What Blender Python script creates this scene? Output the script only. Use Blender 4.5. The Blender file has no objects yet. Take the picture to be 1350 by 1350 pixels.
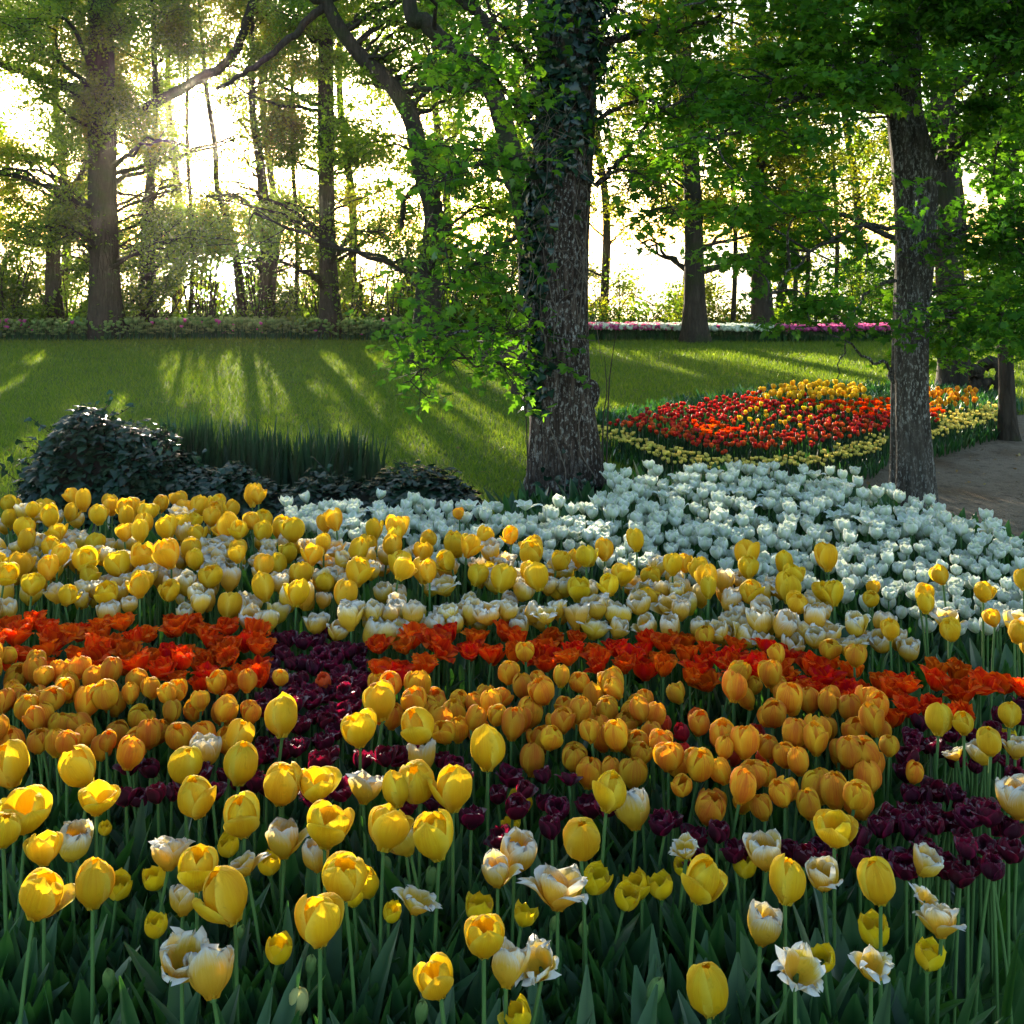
import bpy, math, random
import numpy as np
from mathutils import Vector, Matrix, Euler
PI = math.pi
R = math.radians
scene = bpy.context.scene
COL = scene.collection

# ------------------------------------------------------------------ camera, world, sun, exposure
F = 1450.0           # focal length in photo pixels (photo is 1350 wide)
HY = 320.0           # horizon row
CH = 1.6             # camera height
cam_d = bpy.data.cameras.new('camera'); cam = bpy.data.objects.new('camera', cam_d); COL.objects.link(cam)
cam.location = (0, 0, CH); cam.rotation_euler = (R(90), 0, 0)
cam_d.sensor_width = 36; cam_d.lens = F/1350*36
cam_d.shift_y = -(675-HY)/1350
cam_d.clip_start = 0.05; cam_d.clip_end = 9000
scene.camera = cam
SUN_AZ = math.atan2(285-675, F)          # negative: towards the viewer's left
SUN_EL = R(7.4)
SUN = Vector((math.sin(SUN_AZ)*math.cos(SUN_EL), math.cos(SUN_AZ)*math.cos(SUN_EL), math.sin(SUN_EL)))
world = bpy.data.worlds.new('World'); scene.world = world; world.use_nodes = True
wn = world.node_tree; wn.nodes.clear()
sky = wn.nodes.new('ShaderNodeTexSky'); sky.sky_type = 'NISHITA'; sky.sun_disc = False
sky.sun_elevation = SUN_EL; sky.sun_rotation = SUN_AZ
sky.air_density = 1.0; sky.dust_density = 1.6; sky.ozone_density = 1.4; sky.altitude = 300
bg = wn.nodes.new('ShaderNodeBackground'); bg.inputs['Strength'].default_value = 0.15
wo = wn.nodes.new('ShaderNodeOutputWorld')
wn.links.new(sky.outputs[0], bg.inputs[0]); wn.links.new(bg.outputs[0], wo.inputs[0])
sl = bpy.data.lights.new('sun', 'SUN'); sl.energy = 5.0; sl.angle = R(0.6); sl.color = (1, 0.87, 0.66)
so = bpy.data.objects.new('sun', sl); COL.objects.link(so)
so.rotation_euler = SUN.to_track_quat('Z', 'Y').to_euler(); so.location = (-4, 14, 12)
scene.view_settings.view_transform = 'Standard'; scene.view_settings.look = 'None'
scene.view_settings.exposure = 2.3; scene.view_settings.gamma = 1
cy = scene.cycles
cy.max_bounces = 7; cy.diffuse_bounces = 3; cy.glossy_bounces = 2; cy.transmission_bounces = 4; cy.transparent_max_bounces = 4
cy.use_denoising = True
cy.sample_clamp_indirect = 6
cy.caustics_reflective = False; cy.caustics_refractive = False

# ------------------------------------------------------------------ helpers
def pix(x, y, d):
    """world point seen at photo pixel x,y at depth d (metres along the view axis)"""
    return Vector(((x-675)/F*d, d, CH+(HY-y)/F*d))
def on_plane(x, y, z=0.0):
    d = (CH-z)*F/(y-HY)
    return pix(x, y, d)
def to_px(P):
    P = np.asarray(P)
    return np.stack([675+F*P[..., 0]/P[..., 1], HY-F*(P[..., 2]-CH)/P[..., 1]], -1)
def in_poly(pts, poly):
    x, y = pts[:, 0], pts[:, 1]; ins = np.zeros(len(pts), bool)
    n = len(poly)
    for i in range(n):
        x1, y1 = poly[i]; x2, y2 = poly[(i+1) % n]
        if y1 == y2: continue
        c = ((y1 > y) != (y2 > y)) & (x < (x2-x1)*(y-y1)/(y2-y1)+x1)
        ins ^= c
    return ins
def tag(o, label=None, cat=None, group=None, kind=None):
    if label: o['label'] = label
    if cat: o['category'] = cat
    if group: o['group'] = group
    if kind: o['kind'] = kind
    return o
def empty(name, loc=(0, 0, 0), rz=0.0, scale=1.0):
    o = bpy.data.objects.new(name, None); COL.objects.link(o)
    o.location = loc; o.rotation_euler = (0, 0, rz); o.scale = (scale,)*3; o.empty_display_size = .05
    return o

class Geo:
    """collects numpy vertex/face blocks into one mesh"""
    def __init__(s): s.v = []; s.f = {3: [], 4: []}; s.m = {3: [], 4: []}; s.a = []; s.n = 0
    def add(s, V, Fc, mat=0, attr=None):
        V = np.asarray(V, np.float32).reshape(-1, 3); Fc = np.asarray(Fc, np.int32)
        k = Fc.shape[1]
        s.v.append(V); s.f[k].append(Fc+s.n); s.m[k].append(np.full(len(Fc), mat, np.int32))
        if attr is None: attr = np.zeros((len(V), 3), np.float32)
        s.a.append(np.broadcast_to(np.asarray(attr, np.float32), (len(V), 3)))
        s.n += len(V)
    def mesh(s, name, mats, smooth=True):
        me = bpy.data.meshes.new(name)
        V = np.concatenate(s.v) if s.v else np.zeros((0, 3), np.float32)
        f3 = np.concatenate(s.f[3]) if s.f[3] else np.zeros((0, 3), np.int32)
        f4 = np.concatenate(s.f[4]) if s.f[4] else np.zeros((0, 4), np.int32)
        mi = np.concatenate(s.m[3]+s.m[4]) if (s.m[3] or s.m[4]) else np.zeros(0, np.int32)
        nl = f3.size+f4.size
        me.vertices.add(len(V)); me.vertices.foreach_set('co', V.ravel())
        me.loops.add(nl); me.loops.foreach_set('vertex_index', np.concatenate([f3.ravel(), f4.ravel()]))
        me.polygons.add(len(f3)+len(f4))
        st = np.concatenate([np.arange(len(f3))*3, f3.size+np.arange(len(f4))*4]).astype(np.int32)
        me.polygons.foreach_set('loop_start', st)
        me.polygons.foreach_set('material_index', mi)
        me.polygons.foreach_set('use_smooth', np.full(len(st), smooth))
        at = me.attributes.new('pt', 'FLOAT_VECTOR', 'POINT')
        at.data.foreach_set('vector', np.concatenate(s.a).ravel() if s.a else [])
        for m in (mats if isinstance(mats, (list, tuple)) else [mats]): me.materials.append(m)
        me.update(calc_edges=True)
        return me
    def obj(s, name, mats, parent=None, smooth=True):
        o = bpy.data.objects.new(name, s.mesh(name, mats, smooth)); COL.objects.link(o)
        if parent: o.parent = parent
        return o

def frames(P):
    P = np.asarray(P, float); T = np.gradient(P, axis=0)
    T /= np.linalg.norm(T, axis=1)[:, None]+1e-9
    up = np.array([0, 0, 1.0]) if abs(T[0, 2]) < .9 else np.array([0, 1.0, 0])
    N = np.zeros_like(P); n = np.cross(up, T[0]); n /= np.linalg.norm(n)+1e-9
    for i in range(len(P)):
        n = n-T[i]*np.dot(n, T[i]); n /= np.linalg.norm(n)+1e-9; N[i] = n
    return T, N, np.cross(T, N)
def tube(P, rad, seg=6, mod=None, cap=True):
    P = np.asarray(P, float); rad = np.broadcast_to(np.asarray(rad, float), (len(P),))
    T, N, B = frames(P)
    a = np.linspace(0, 2*PI, seg, endpoint=False)
    rr = rad[:, None]*np.ones((1, seg))
    if mod is not None: rr = rr*mod
    V = P[:, None]+rr[..., None]*(np.cos(a)[None, :, None]*N[:, None]+np.sin(a)[None, :, None]*B[:, None])
    n = len(P); i = np.arange(n-1)[:, None]*seg; j = np.arange(seg)[None]; j2 = (j+1) % seg
    Fc = np.stack([i+j, i+j2, i+seg+j2, i+seg+j], -1).reshape(-1, 4)
    return V.reshape(-1, 3), Fc
def smooth_path(pts, n):
    """Catmull-Rom through points"""
    P = np.asarray(pts, float); k = len(P)
    Q = np.vstack([2*P[0]-P[1], P, 2*P[-1]-P[-2]])
    out = []
    for u in np.linspace(0, k-1-1e-6, n):
        i = int(u); t = u-i; p0, p1, p2, p3 = Q[i:i+4]
        out.append(.5*((2*p1)+(-p0+p2)*t+(2*p0-5*p1+4*p2-p3)*t*t+(-p0+3*p1-3*p2+p3)*t**3))
    return np.array(out)
def fbm(x, y, seed=0, octs=4):
    """cheap smooth noise from random sines"""
    r = np.random.RandomState(seed); out = 0; amp = 1; tot = 0
    for o in range(octs):
        f = 2.0**o
        for k in range(3):
            a = r.rand()*2*PI
            out = out+amp*np.sin(f*(np.cos(a)*x+np.sin(a)*y)*(1+.3*r.rand())+r.rand()*6.28)/3
        tot += amp; amp *= .55
    return out/tot

# ------------------------------------------------------------------ materials
class NT:
    def __init__(s, name):
        s.mat = bpy.data.materials.new(name); s.mat.use_nodes = True; s.t = s.mat.node_tree; s.t.nodes.clear()
        s.out = s.t.nodes.new('ShaderNodeOutputMaterial')
    def n(s, typ, **kw):
        nd = s.t.nodes.new(typ)
        for k, v in kw.items():
            if k.startswith('_'): nd.inputs[k[1:]].default_value = v
            else: setattr(nd, k, v)
        return nd
    def l(s, a, b): s.t.links.new(a, b)
    def ramp(s, fac, stops, interp='LINEAR'):
        nd = s.t.nodes.new('ShaderNodeValToRGB'); cr = nd.color_ramp; cr.interpolation = interp
        while len(cr.elements) < len(stops): cr.elements.new(.5)
        for e, (p, c) in zip(cr.elements, stops): e.position = p; e.color = (*c, 1) if len(c) == 3 else c
        s.l(fac, nd.inputs[0]); return nd.outputs[0]
    def mix(s, fac, a, b, blend='MIX'):
        nd = s.t.nodes.new('ShaderNodeMix'); nd.data_type = 'RGBA'; nd.blend_type = blend
        for v, i in ((fac, 0), (a, 6), (b, 7)):
            if isinstance(v, (int, float)): nd.inputs[i].default_value = v
            elif isinstance(v, tuple): nd.inputs[i].default_value = (*v, 1)
            else: s.l(v, nd.inputs[i])
        return nd.outputs[2]
    def math(s, op, a, b=0.0):
        nd = s.t.nodes.new('ShaderNodeMath'); nd.operation = op
        for v, i in ((a, 0), (b, 1)):
            if isinstance(v, (int, float)): nd.inputs[i].default_value = v
            else: s.l(v, nd.inputs[i])
        return nd.outputs[0]
    def noise(s, scale, detail=4, vec=None, rough=.6, out=0):
        nd = s.t.nodes.new('ShaderNodeTexNoise'); nd.inputs['Scale'].default_value = scale
        nd.inputs['Detail'].default_value = detail; nd.inputs['Roughness'].default_value = rough
        if vec is not None: s.l(vec, nd.inputs['Vector'])
        return nd.outputs[out]
    def obj(s): return s.n('ShaderNodeTexCoord').outputs['Object']
    def attr(s, name='pt'):
        a = s.n('ShaderNodeAttribute', attribute_name=name); x = s.n('ShaderNodeSeparateXYZ')
        s.l(a.outputs['Vector'], x.inputs[0]); return x.outputs
    def scalev(s, vec, sc):
        m = s.n('ShaderNodeMapping'); m.inputs['Scale'].default_value = sc; s.l(vec, m.inputs[0]); return m.outputs[0]
    def bump(s, h, strength=.5, dist=.02):
        b = s.n('ShaderNodeBump'); b.inputs['Strength'].default_value = strength; b.inputs['Distance'].default_value = dist
        s.l(h, b.inputs['Height']); return b.outputs[0]
    def leafy(s, col, trans_col=None, trans=.45, gloss=.06, rough=.4, normal=None):
        """thin sheet: diffuse + light passing through + a weak sheen"""
        d = s.n('ShaderNodeBsdfDiffuse'); t = s.n('ShaderNodeBsdfTranslucent'); g = s.n('ShaderNodeBsdfGlossy'); g.inputs['Roughness'].default_value = rough
        s.l(col, d.inputs[0]); s.l(trans_col if trans_col is not None else col, t.inputs[0])
        if normal is not None:
            for q in (d, t, g): s.l(normal, q.inputs['Normal'])
        m = s.n('ShaderNodeMixShader'); m.inputs[0].default_value = trans; s.l(d.outputs[0], m.inputs[1]); s.l(t.outputs[0], m.inputs[2])
        m2 = s.n('ShaderNodeMixShader')
        lw = s.n('ShaderNodeLayerWeight'); lw.inputs[0].default_value = .25
        s.l(s.math('MULTIPLY_ADD', lw.outputs['Fresnel'], gloss*2.5), m2.inputs[0])
        m2.inputs[0].links[0].from_node.inputs[2].default_value = gloss*.4
        s.l(m.outputs[0], m2.inputs[1]); s.l(g.outputs[0], m2.inputs[2]); s.l(m2.outputs[0], s.out.inputs[0]); return s.mat
    def pbr(s, col, rough=.8, normal=None, spec=.3):
        p = s.n('ShaderNodeBsdfPrincipled'); p.inputs['Roughness'].default_value = rough; p.inputs['Specular IOR Level'].default_value = spec
        if isinstance(col, tuple): p.inputs[0].default_value = (*col, 1)
        else: s.l(col, p.inputs[0])
        if normal is not None: s.l(normal, p.inputs['Normal'])
        s.l(p.outputs[0], s.out.inputs[0]); return s.mat

def leaf_mat(name, dark, mid, light, trans_tint=(1.25, 1.2, .45), trans=.5, gloss=.08, rough=.4):
    m = NT(name); x, y, z = m.attr()
    c = m.ramp(z, [(0, dark), (.5, mid), (1, light)])
    c = m.mix(m.math('MULTIPLY', m.noise(1.3, 2, m.obj()), .6), c, dark)
    tc = m.mix(1.0, c, tuple(trans_tint), 'MULTIPLY')
    return m.leafy(c, tc, trans, gloss, rough)
M = {}
M['leaf_wood'] = leaf_mat('leaf_wood', (.05, .10, .012), (.12, .23, .022), (.25, .36, .035), (2.1, 1.9, .5), .58, .03)
M['leaf_gold'] = leaf_mat('leaf_gold', (.07, .11, .012), (.15, .20, .022), (.26, .27, .035), (2.2, 1.8, .45), .6, .02)
M['leaf_maple'] = leaf_mat('leaf_maple', (.03, .105, .014), (.068, .205, .024), (.17, .36, .04), (2.0, 1.8, .45), .6, .02)
M['leaf_ivy'] = leaf_mat('leaf_ivy', (.006, .022, .013), (.012, .040, .022), (.035, .085, .045), (1.2, 1.5, .5), .2, .09, .27)
M['leaf_shrub'] = leaf_mat('leaf_shrub', (.025, .06, .01), (.06, .13, .018), (.15, .22, .03), (2.0, 1.9, .5), .55, .03)
M['iris_leaf'] = leaf_mat('iris_leaf', (.015, .045, .025), (.025, .065, .035), (.04, .09, .04), (1.6, 1.8, .6), .3, .04)
def tulip_leaf_mat(name, dark, light):
    m = NT(name); x, y, z = m.attr()
    c = m.ramp(z, [(0, dark), (1, light)])
    w = m.n('ShaderNodeTexWave', _Scale=60.0, _Distortion=1.0); w.bands_direction = 'X'; m.l(m.obj(), w.inputs[0])
    c = m.mix(m.math('MULTIPLY', y, .35), c, (.10, .2, .09))
    c = m.mix(m.math('MULTIPLY', m.noise(25, 3, m.obj()), .35), c, dark)
    tc = m.mix(1.0, c, (1.9, 2.2, .45), 'MULTIPLY')
    return m.leafy(c, tc, .35, .05, .42)
M['tulip_leaf'] = tulip_leaf_mat('tulip_leaf', (.009, .042, .017), (.028, .10, .030))
m = NT('tulip_stem'); M['stem'] = m.pbr(m.mix(m.noise(30, 2, m.obj()), (.05, .12, .035), (.09, .19, .05)), .5)

def petal_mat(name, base, mid, tip, edge=None, streak=None, trans=.5, var=.12, gloss=.05, tint=(1.25, 1.05, .8), cream=False):
    m = NT(name); t, s_, r_ = m.attr()
    c = m.ramp(t, [(0, base), (.45, mid), (1, tip)])
    # fine veins running up each petal
    cmb = m.n('ShaderNodeCombineXYZ'); m.l(m.math('MULTIPLY', s_, 16), cmb.inputs[0]); m.l(m.math('MULTIPLY', t, 1.6), cmb.inputs[1]); m.l(m.math('MULTIPLY', r_, 37), cmb.inputs[2])
    v = m.noise(1.0, 3, cmb.outputs[0])
    if cream:      # golden flame low on the petal, running up the midrib, white ragged rim
        k = m.math('ADD', t, m.math('MULTIPLY', m.math('SUBTRACT', v, .5), .5)); k = m.math('ADD', k, m.math('MULTIPLY', s_, .14))
        c = m.ramp(k, [(0, base), (.56, mid), (.78, (.84, .68, .32)), (.99, tip)])
    if streak: c = m.mix(m.ramp(m.math('MULTIPLY', v, m.math('SUBTRACT', 1.3, s_)), [(.36, (0, 0, 0)), (.66, (1, 1, 1))]), c, streak)
    if edge: c = m.mix(m.ramp(s_, [(.55, (0, 0, 0)), (1, (1, 1, 1))]), c, edge)
    c = m.mix(m.math('MULTIPLY', m.ramp(m.noise(55, 3, m.obj(), .7), [(.60, (0, 0, 0)), (.72, (1, 1, 1))]), .35), c, tuple(q*.55 for q in base))
    oi = m.n('ShaderNodeObjectInfo')
    hs = m.n('ShaderNodeHueSaturation'); m.l(c, hs.inputs['Color'])
    m.l(m.math('MULTIPLY_ADD', oi.outputs['Random'], var*.22), hs.inputs['Hue']); hs.inputs['Hue'].links[0].from_node.inputs[2].default_value = .5-var*.11
    m.l(m.math('MULTIPLY_ADD', m.math('FRACT', m.math('MULTIPLY', oi.outputs['Random'], 7.3)), var*2.4), hs.inputs['Value']); hs.inputs['Value'].links[0].from_node.inputs[2].default_value = 1-var*1.5
    c = hs.outputs[0] if cream else m.mix(m.math('MULTIPLY', v, .25), hs.outputs[0], mid)
    tc = m.mix(1.0, c, tint, 'MULTIPLY')
    cmb2 = m.n('ShaderNodeCombineXYZ'); m.l(m.math('MULTIPLY', s_, 60), cmb2.inputs[0]); m.l(m.math('MULTIPLY', t, 5), cmb2.inputs[1])
    nb = m.bump(m.noise(1.0, 3, cmb2.outputs[0]), .6, .004)
    return m.leafy(c, tc, trans, gloss, .45, nb)
M['p_yellow'] = petal_mat('petal_yellow', (.66, .43, .01), (.84, .59, .015), (.86, .64, .03), edge=(.90, .74, .08), streak=(.76, .46, .012), gloss=.02, tint=(1.2, 1.08, .6))
M['p_lemon'] = petal_mat('petal_lemon', (.45, .38, .01), (.82, .62, .012), (.86, .66, .02), edge=(.88, .72, .05), gloss=.02, tint=(1.2, 1.08, .6))
M['p_cream'] = petal_mat('petal_cream', (.76, .42, .015), (.82, .53, .05), (.85, .84, .76), edge=None, streak=None, trans=.4, tint=(1.1, 1.05, .9), gloss=.02, cream=True)
M['p_amber'] = petal_mat('petal_amber', (.66, .36, .01), (.82, .42, .018), (.86, .52, .025), edge=(.90, .64, .04), streak=(.72, .22, .02), var=.16, gloss=.02, tint=(1.2, 1.0, .5))
M['p_orange'] = petal_mat('petal_orange', (.60, .20, .008), (.80, .075, .005), (.88, .12, .006), edge=(.95, .19, .008), streak=(.62, .03, .006), trans=.55, var=.16, tint=(1.4, 1.0, .4), gloss=.004)
M['p_purple'] = petal_mat('petal_purple', (.03, .003, .014), (.06, .004, .022), (.09, .005, .03), edge=(.20, .01, .06), trans=.6, gloss=.04, tint=(3.4, 1.0, 1.3))
M['p_white'] = petal_mat('petal_white', (.36, .48, .20), (.74, .80, .68), (.86, .88, .85), edge=(.88, .89, .87), streak=(.58, .70, .46), trans=.35, var=.1, tint=(1, 1, .95), gloss=.02)
M['p_red'] = petal_mat('petal_red', (.30, .04, .01), (.52, .05, .012), (.66, .085, .015), edge=(.7, .11, .02), trans=.5, var=.25, tint=(1.5, 1, .8))
M['p_bud'] = petal_mat('petal_bud', (.08, .19, .05), (.13, .26, .07), (.22, .34, .09), trans=.25)
M['p_palebud'] = petal_mat('petal_palebud', (.3, .38, .12), (.5, .52, .2), (.45, .5, .18), trans=.3)
M['p_border'] = petal_mat('petal_border', (.45, .50, .08), (.78, .72, .16), (.86, .80, .26), trans=.4, var=.2, gloss=.02)
M['p_pink'] = petal_mat('petal_pink', (.3, .05, .15), (.5, .09, .3), (.62, .16, .4), var=.3)
M['p_dryp'] = petal_mat('petal_dry', (.4, .36, .28), (.5, .45, .38), (.55, .5, .42))

def bark(name, dark, light, lichen=None, lich_amt=.5, scale=1.0, moss=None, ck=.35):
    m = NT(name); o = m.obj()
    v = m.scalev(o, (scale*20, scale*20, scale*3.2))
    n1 = m.noise(1.0, 7, v, .7)
    v2 = m.scalev(o, (scale*75, scale*75, scale*34)); n2 = m.noise(1.0, 5, v2, .7)
    vo = m.n('ShaderNodeTexVoronoi', feature='DISTANCE_TO_EDGE'); vo.inputs['Scale'].default_value = 1.0
    wv = m.scalev(o, (scale*34, scale*34, scale*6)); mx = m.mix(.9, wv, m.noise(1.3, 4, wv, .7, 1), 'ADD'); m.l(mx, vo.inputs['Vector'])
    crack = m.ramp(vo.outputs['Distance'], [(0, (0, 0, 0)), (.22, (1, 1, 1))])
    c = m.ramp(n1, [(.3, dark), (.72, light)])
    c = m.mix(m.math('MULTIPLY', m.math('SUBTRACT', 1.0, crack), ck), c, tuple(q*.35 for q in dark))
    if lichen:
        lm = m.math('MULTIPLY', m.ramp(n2, [(.53, (0, 0, 0)), (.60, (1, 1, 1))]), m.ramp(m.noise(3.0, 3, o), [(.4-.3*lich_amt, (0, 0, 0)), (.65, (1, 1, 1))]))
        c = m.mix(lm, c, lichen)
    if moss: c = m.mix(m.ramp(m.noise(2.2, 4, o), [(.5, (0, 0, 0)), (.66, (1, 1, 1))]), c, moss)
    h = m.math('ADD', m.math('MULTIPLY', n1, 1.0), m.math('MULTIPLY', crack, ck*.8))
    h = m.math('ADD', h, m.math('MULTIPLY', n2, .3))
    return m.pbr(c, .9, m.bump(h, .9, .018/scale), .15)
M['bark_main'] = bark('bark_lichened', (.022, .014, .010), (.115, .085, .068), (.34, .33, .30), .5, ck=.7)
M['bark_right'] = bark('bark_grey', (.022, .018, .014), (.12, .105, .088), (.34, .34, .31), .45, ck=.35)
M['bark_wood'] = bark('bark_wood', (.022, .018, .014), (.075, .06, .045), None, scale=.6, moss=(.03, .04, .015))
M['twig'] = NT('twig').pbr((.035, .028, .022), .9)
m = NT('dry_vine'); M['dry_vine'] = m.pbr((.14, .11, .085), .9)

# ------------------------------------------------------------------ terrain, water, path, beds
def gz(x, y):
    s = np.clip((y-19.2)/20, 0, 1); s = s*s*(3-2*s)
    return -8*s
def sheet(name, xs, ys, dz, mat, mask=None, kind='structure'):
    X, Y = np.meshgrid(xs, ys); Z = gz(X, Y)+dz
    V = np.stack([X, Y, Z], -1).reshape(-1, 3); nx = len(xs); ny = len(ys)
    i = np.arange(ny-1)[:, None]*nx; j = np.arange(nx-1)[None]
    Fc = np.stack([i+j, i+j+1, i+nx+j+1, i+nx+j], -1).reshape(-1, 4)
    g = Geo(); g.add(V, Fc); o = g.obj(name, mat); tag(o, kind=kind); return o
def poly_sheet(name, poly, z, mat, kind='structure', wob=.03):
    P = smooth_path([*poly, poly[0]], len(poly)*8)[:-1]
    P = P+np.stack([fbm(P[:, 0]*9, P[:, 1]*9, 3), fbm(P[:, 0]*9, P[:, 1]*9, 4), 0*P[:, 0]], -1)[:, :P.shape[1]]*wob
    me = bpy.data.meshes.new(name); me.from_pydata([(p[0], p[1], z) for p in P], [], [list(range(len(P)))]); me.materials.append(mat)
    o = bpy.data.objects.new(name, me); COL.objects.link(o); tag(o, kind=kind); return o
m = NT('soil'); o_ = m.obj(); n1 = m.noise(9, 8, o_, .7); n2 = m.noise(90, 4, o_)
c = m.ramp(n1, [(.3, (.016, .012, .009)), (.7, (.05, .038, .028))]); c = m.mix(m.math('MULTIPLY', n2, .4), c, (.07, .055, .04))
M['soil'] = m.pbr(c, .95, m.bump(m.math('ADD', n1, m.math('MULTIPLY', n2, .3)), 1.0, .05), .1)
m = NT('gravel'); o_ = m.obj(); n1 = m.noise(1.2, 5, o_, .6)
vo = m.n('ShaderNodeTexVoronoi'); vo.inputs['Scale'].default_value = 85; m.l(o_, vo.inputs['Vector'])
c = m.ramp(n1, [(.3, (.16, .115, .075)), (.7, (.27, .205, .145))])
c = m.mix(m.math('MULTIPLY', vo.outputs['Color'], .22), c, (.22, .19, .155))
c = m.mix(m.ramp(m.noise(.9, 3, o_), [(.55, (0, 0, 0)), (.7, (1, 1, 1))]), c, (.12, .075, .04))
c = m.mix(m.ramp(m.noise(14, 6, o_, .75), [(.5, (0, 0, 0)), (.68, (.8, .8, .8))]), c, (.055, .042, .03))
M['gravel'] = m.pbr(c, .95, m.bump(m.math('ADD', vo.outputs['Distance'], m.math('MULTIPLY', m.noise(12, 6, o_), 1.4)), .9, .02), .1)
m = NT('lawn'); o_ = m.obj(); n1 = m.noise(.7, 5, o_, .65); n2 = m.noise(22, 6, o_, .75); n3 = m.noise(120, 3, m.scalev(o_, (1, .45, 1)))
c = m.ramp(n1, [(.3, (.08, .14, .016)), (.7, (.14, .22, .024))])
c = m.mix(m.ramp(n2, [(.42, (0, 0, 0)), (.75, (1, 1, 1))]), c, (.18, .23, .035))
c = m.mix(m.ramp(n3, [(.45, (0, 0, 0)), (.6, (.85, .85, .85))]), c, (.045, .09, .012))
c = m.mix(m.math('MULTIPLY', m.ramp(m.noise(.45, 4, o_), [(.55, (0, 0, 0)), (.68, (1, 1, 1))]), .45), c, (.13, .105, .04))
M['lawn'] = m.pbr(c, .9, m.bump(m.math('ADD', n2, n3), 1.0, .06), .15)
m = NT('field'); o_ = m.obj(); c = m.ramp(m.noise(.6, 6, o_), [(.3, (.02, .035, .01)), (.7, (.06, .075, .02))]); M['field'] = m.pbr(c, .95)
m = NT('water'); nz = m.noise(.35, 4, m.obj()); M['water'] = m.pbr((.05, .07, .08), .22, m.bump(nz, .35, .4), .6)

xs = np.concatenate([np.linspace(-400, -30, 12)[:-1], np.linspace(-30, 30, 61), np.linspace(30, 400, 12)[1:]])
ys = np.concatenate([np.linspace(-300, 0, 8)[:-1], np.linspace(0, 60, 61)])
sheet('ground', xs, ys, 0, M['field'])
sheet('lawn', np.linspace(-30, 30, 61), np.linspace(2, 21, 20), .004, M['lawn'])
g = Geo(); g.add([(-4000, 34, -7), (4000, 34, -7), (4000, 7000, -7), (-4000, 7000, -7)], [(0, 1, 2, 3)]); tag(g.obj('lake_water', M['water']), kind='structure')

def gp(x, y): v = on_plane(x, y, 0); return (v.x, v.y)
PATH = [gp(850, 594), gp(905, 610), gp(1000, 616), gp(1080, 604), gp(1175, 583), gp(1250, 566), gp(1350, 548), (9, 10.2), (14, 8), (14, -4), (.5, -4), (.6, 2.0), (1.5, 3.2), (2.1, 4.2), (2.0, 5.0), (1.5, 6.4), (1.1, 7.2)]
poly_sheet('gravel_path', PATH, .010, M['gravel'])
BED = [(-6, .3), (.62, .3), (.70, 2.0), (.88, 2.45), (1.22, 2.95), (1.9, 3.6), (2.42, 4.2), (2.32, 4.8), (2.12, 5.35), (1.85, 6.05), (1.2, 6.3), (.5, 6.25), (.1, 5.75), (-1.2, 5.4), (-2.2, 5.0), (-6, 5.0)]
poly_sheet('flower_bed_soil', BED, .016, M['soil'])
BEDA = np.array(BED)
FARBED_PX = [(786, 556), (900, 528), (1010, 508), (1130, 505), (1290, 512), (1330, 532), (1300, 560), (1180, 592), (1070, 613), (950, 614), (880, 603), (820, 580)]
FARBED = [gp(*p) for p in [(782, 560), (900, 540), (1010, 522), (1130, 518), (1290, 523), (1345, 540), (1310, 562), (1180, 592), (1070, 612), (950, 613), (880, 600), (820, 582)]]
poly_sheet('border_bed_soil', FARBED, .014, M['soil'])

# ------------------------------------------------------------------ leaves
def tmpl_quad():      # folded rhombus leaf, unit length, in xy, tip +y
    V = np.array([(0, 0, 0), (.36, .45, .10), (0, 1, -.05), (-.36, .45, .10)]); return V, np.array([(0, 1, 2), (0, 2, 3)])
def tmpl_maple():
    out = [(0, 0, 0), (.30, .05, .05), (.52, .22, .02), (.30, .34, .06), (.60, .66, -.04), (.26, .62, .05), (0, 1.05, -.12), (-.26, .62, .05), (-.60, .66, -.04), (-.30, .34, .06), (-.52, .22, .02), (-.30, .05, .05)]
    V = np.array(out+[(0, .35, 0)]); n = len(out); return V, np.array([(n, i, (i+1) % n) for i in range(n)])
def tmpl_ivy():
    out = [(0, 0, .0), (.40, -.12, -.06), (.46, .25, -.02), (.26, .50, .0), (0, 1, -.14), (-.26, .50, .0), (-.46, .25, -.02), (-.40, -.12, -.06)]
    V = np.array(out+[(0, .3, .05)]); n = len(out); return V, np.array([(n, i, (i+1) % n) for i in range(n)])
QUAD, MAPLE, IVYL = tmpl_quad(), tmpl_maple(), tmpl_ivy()
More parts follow.
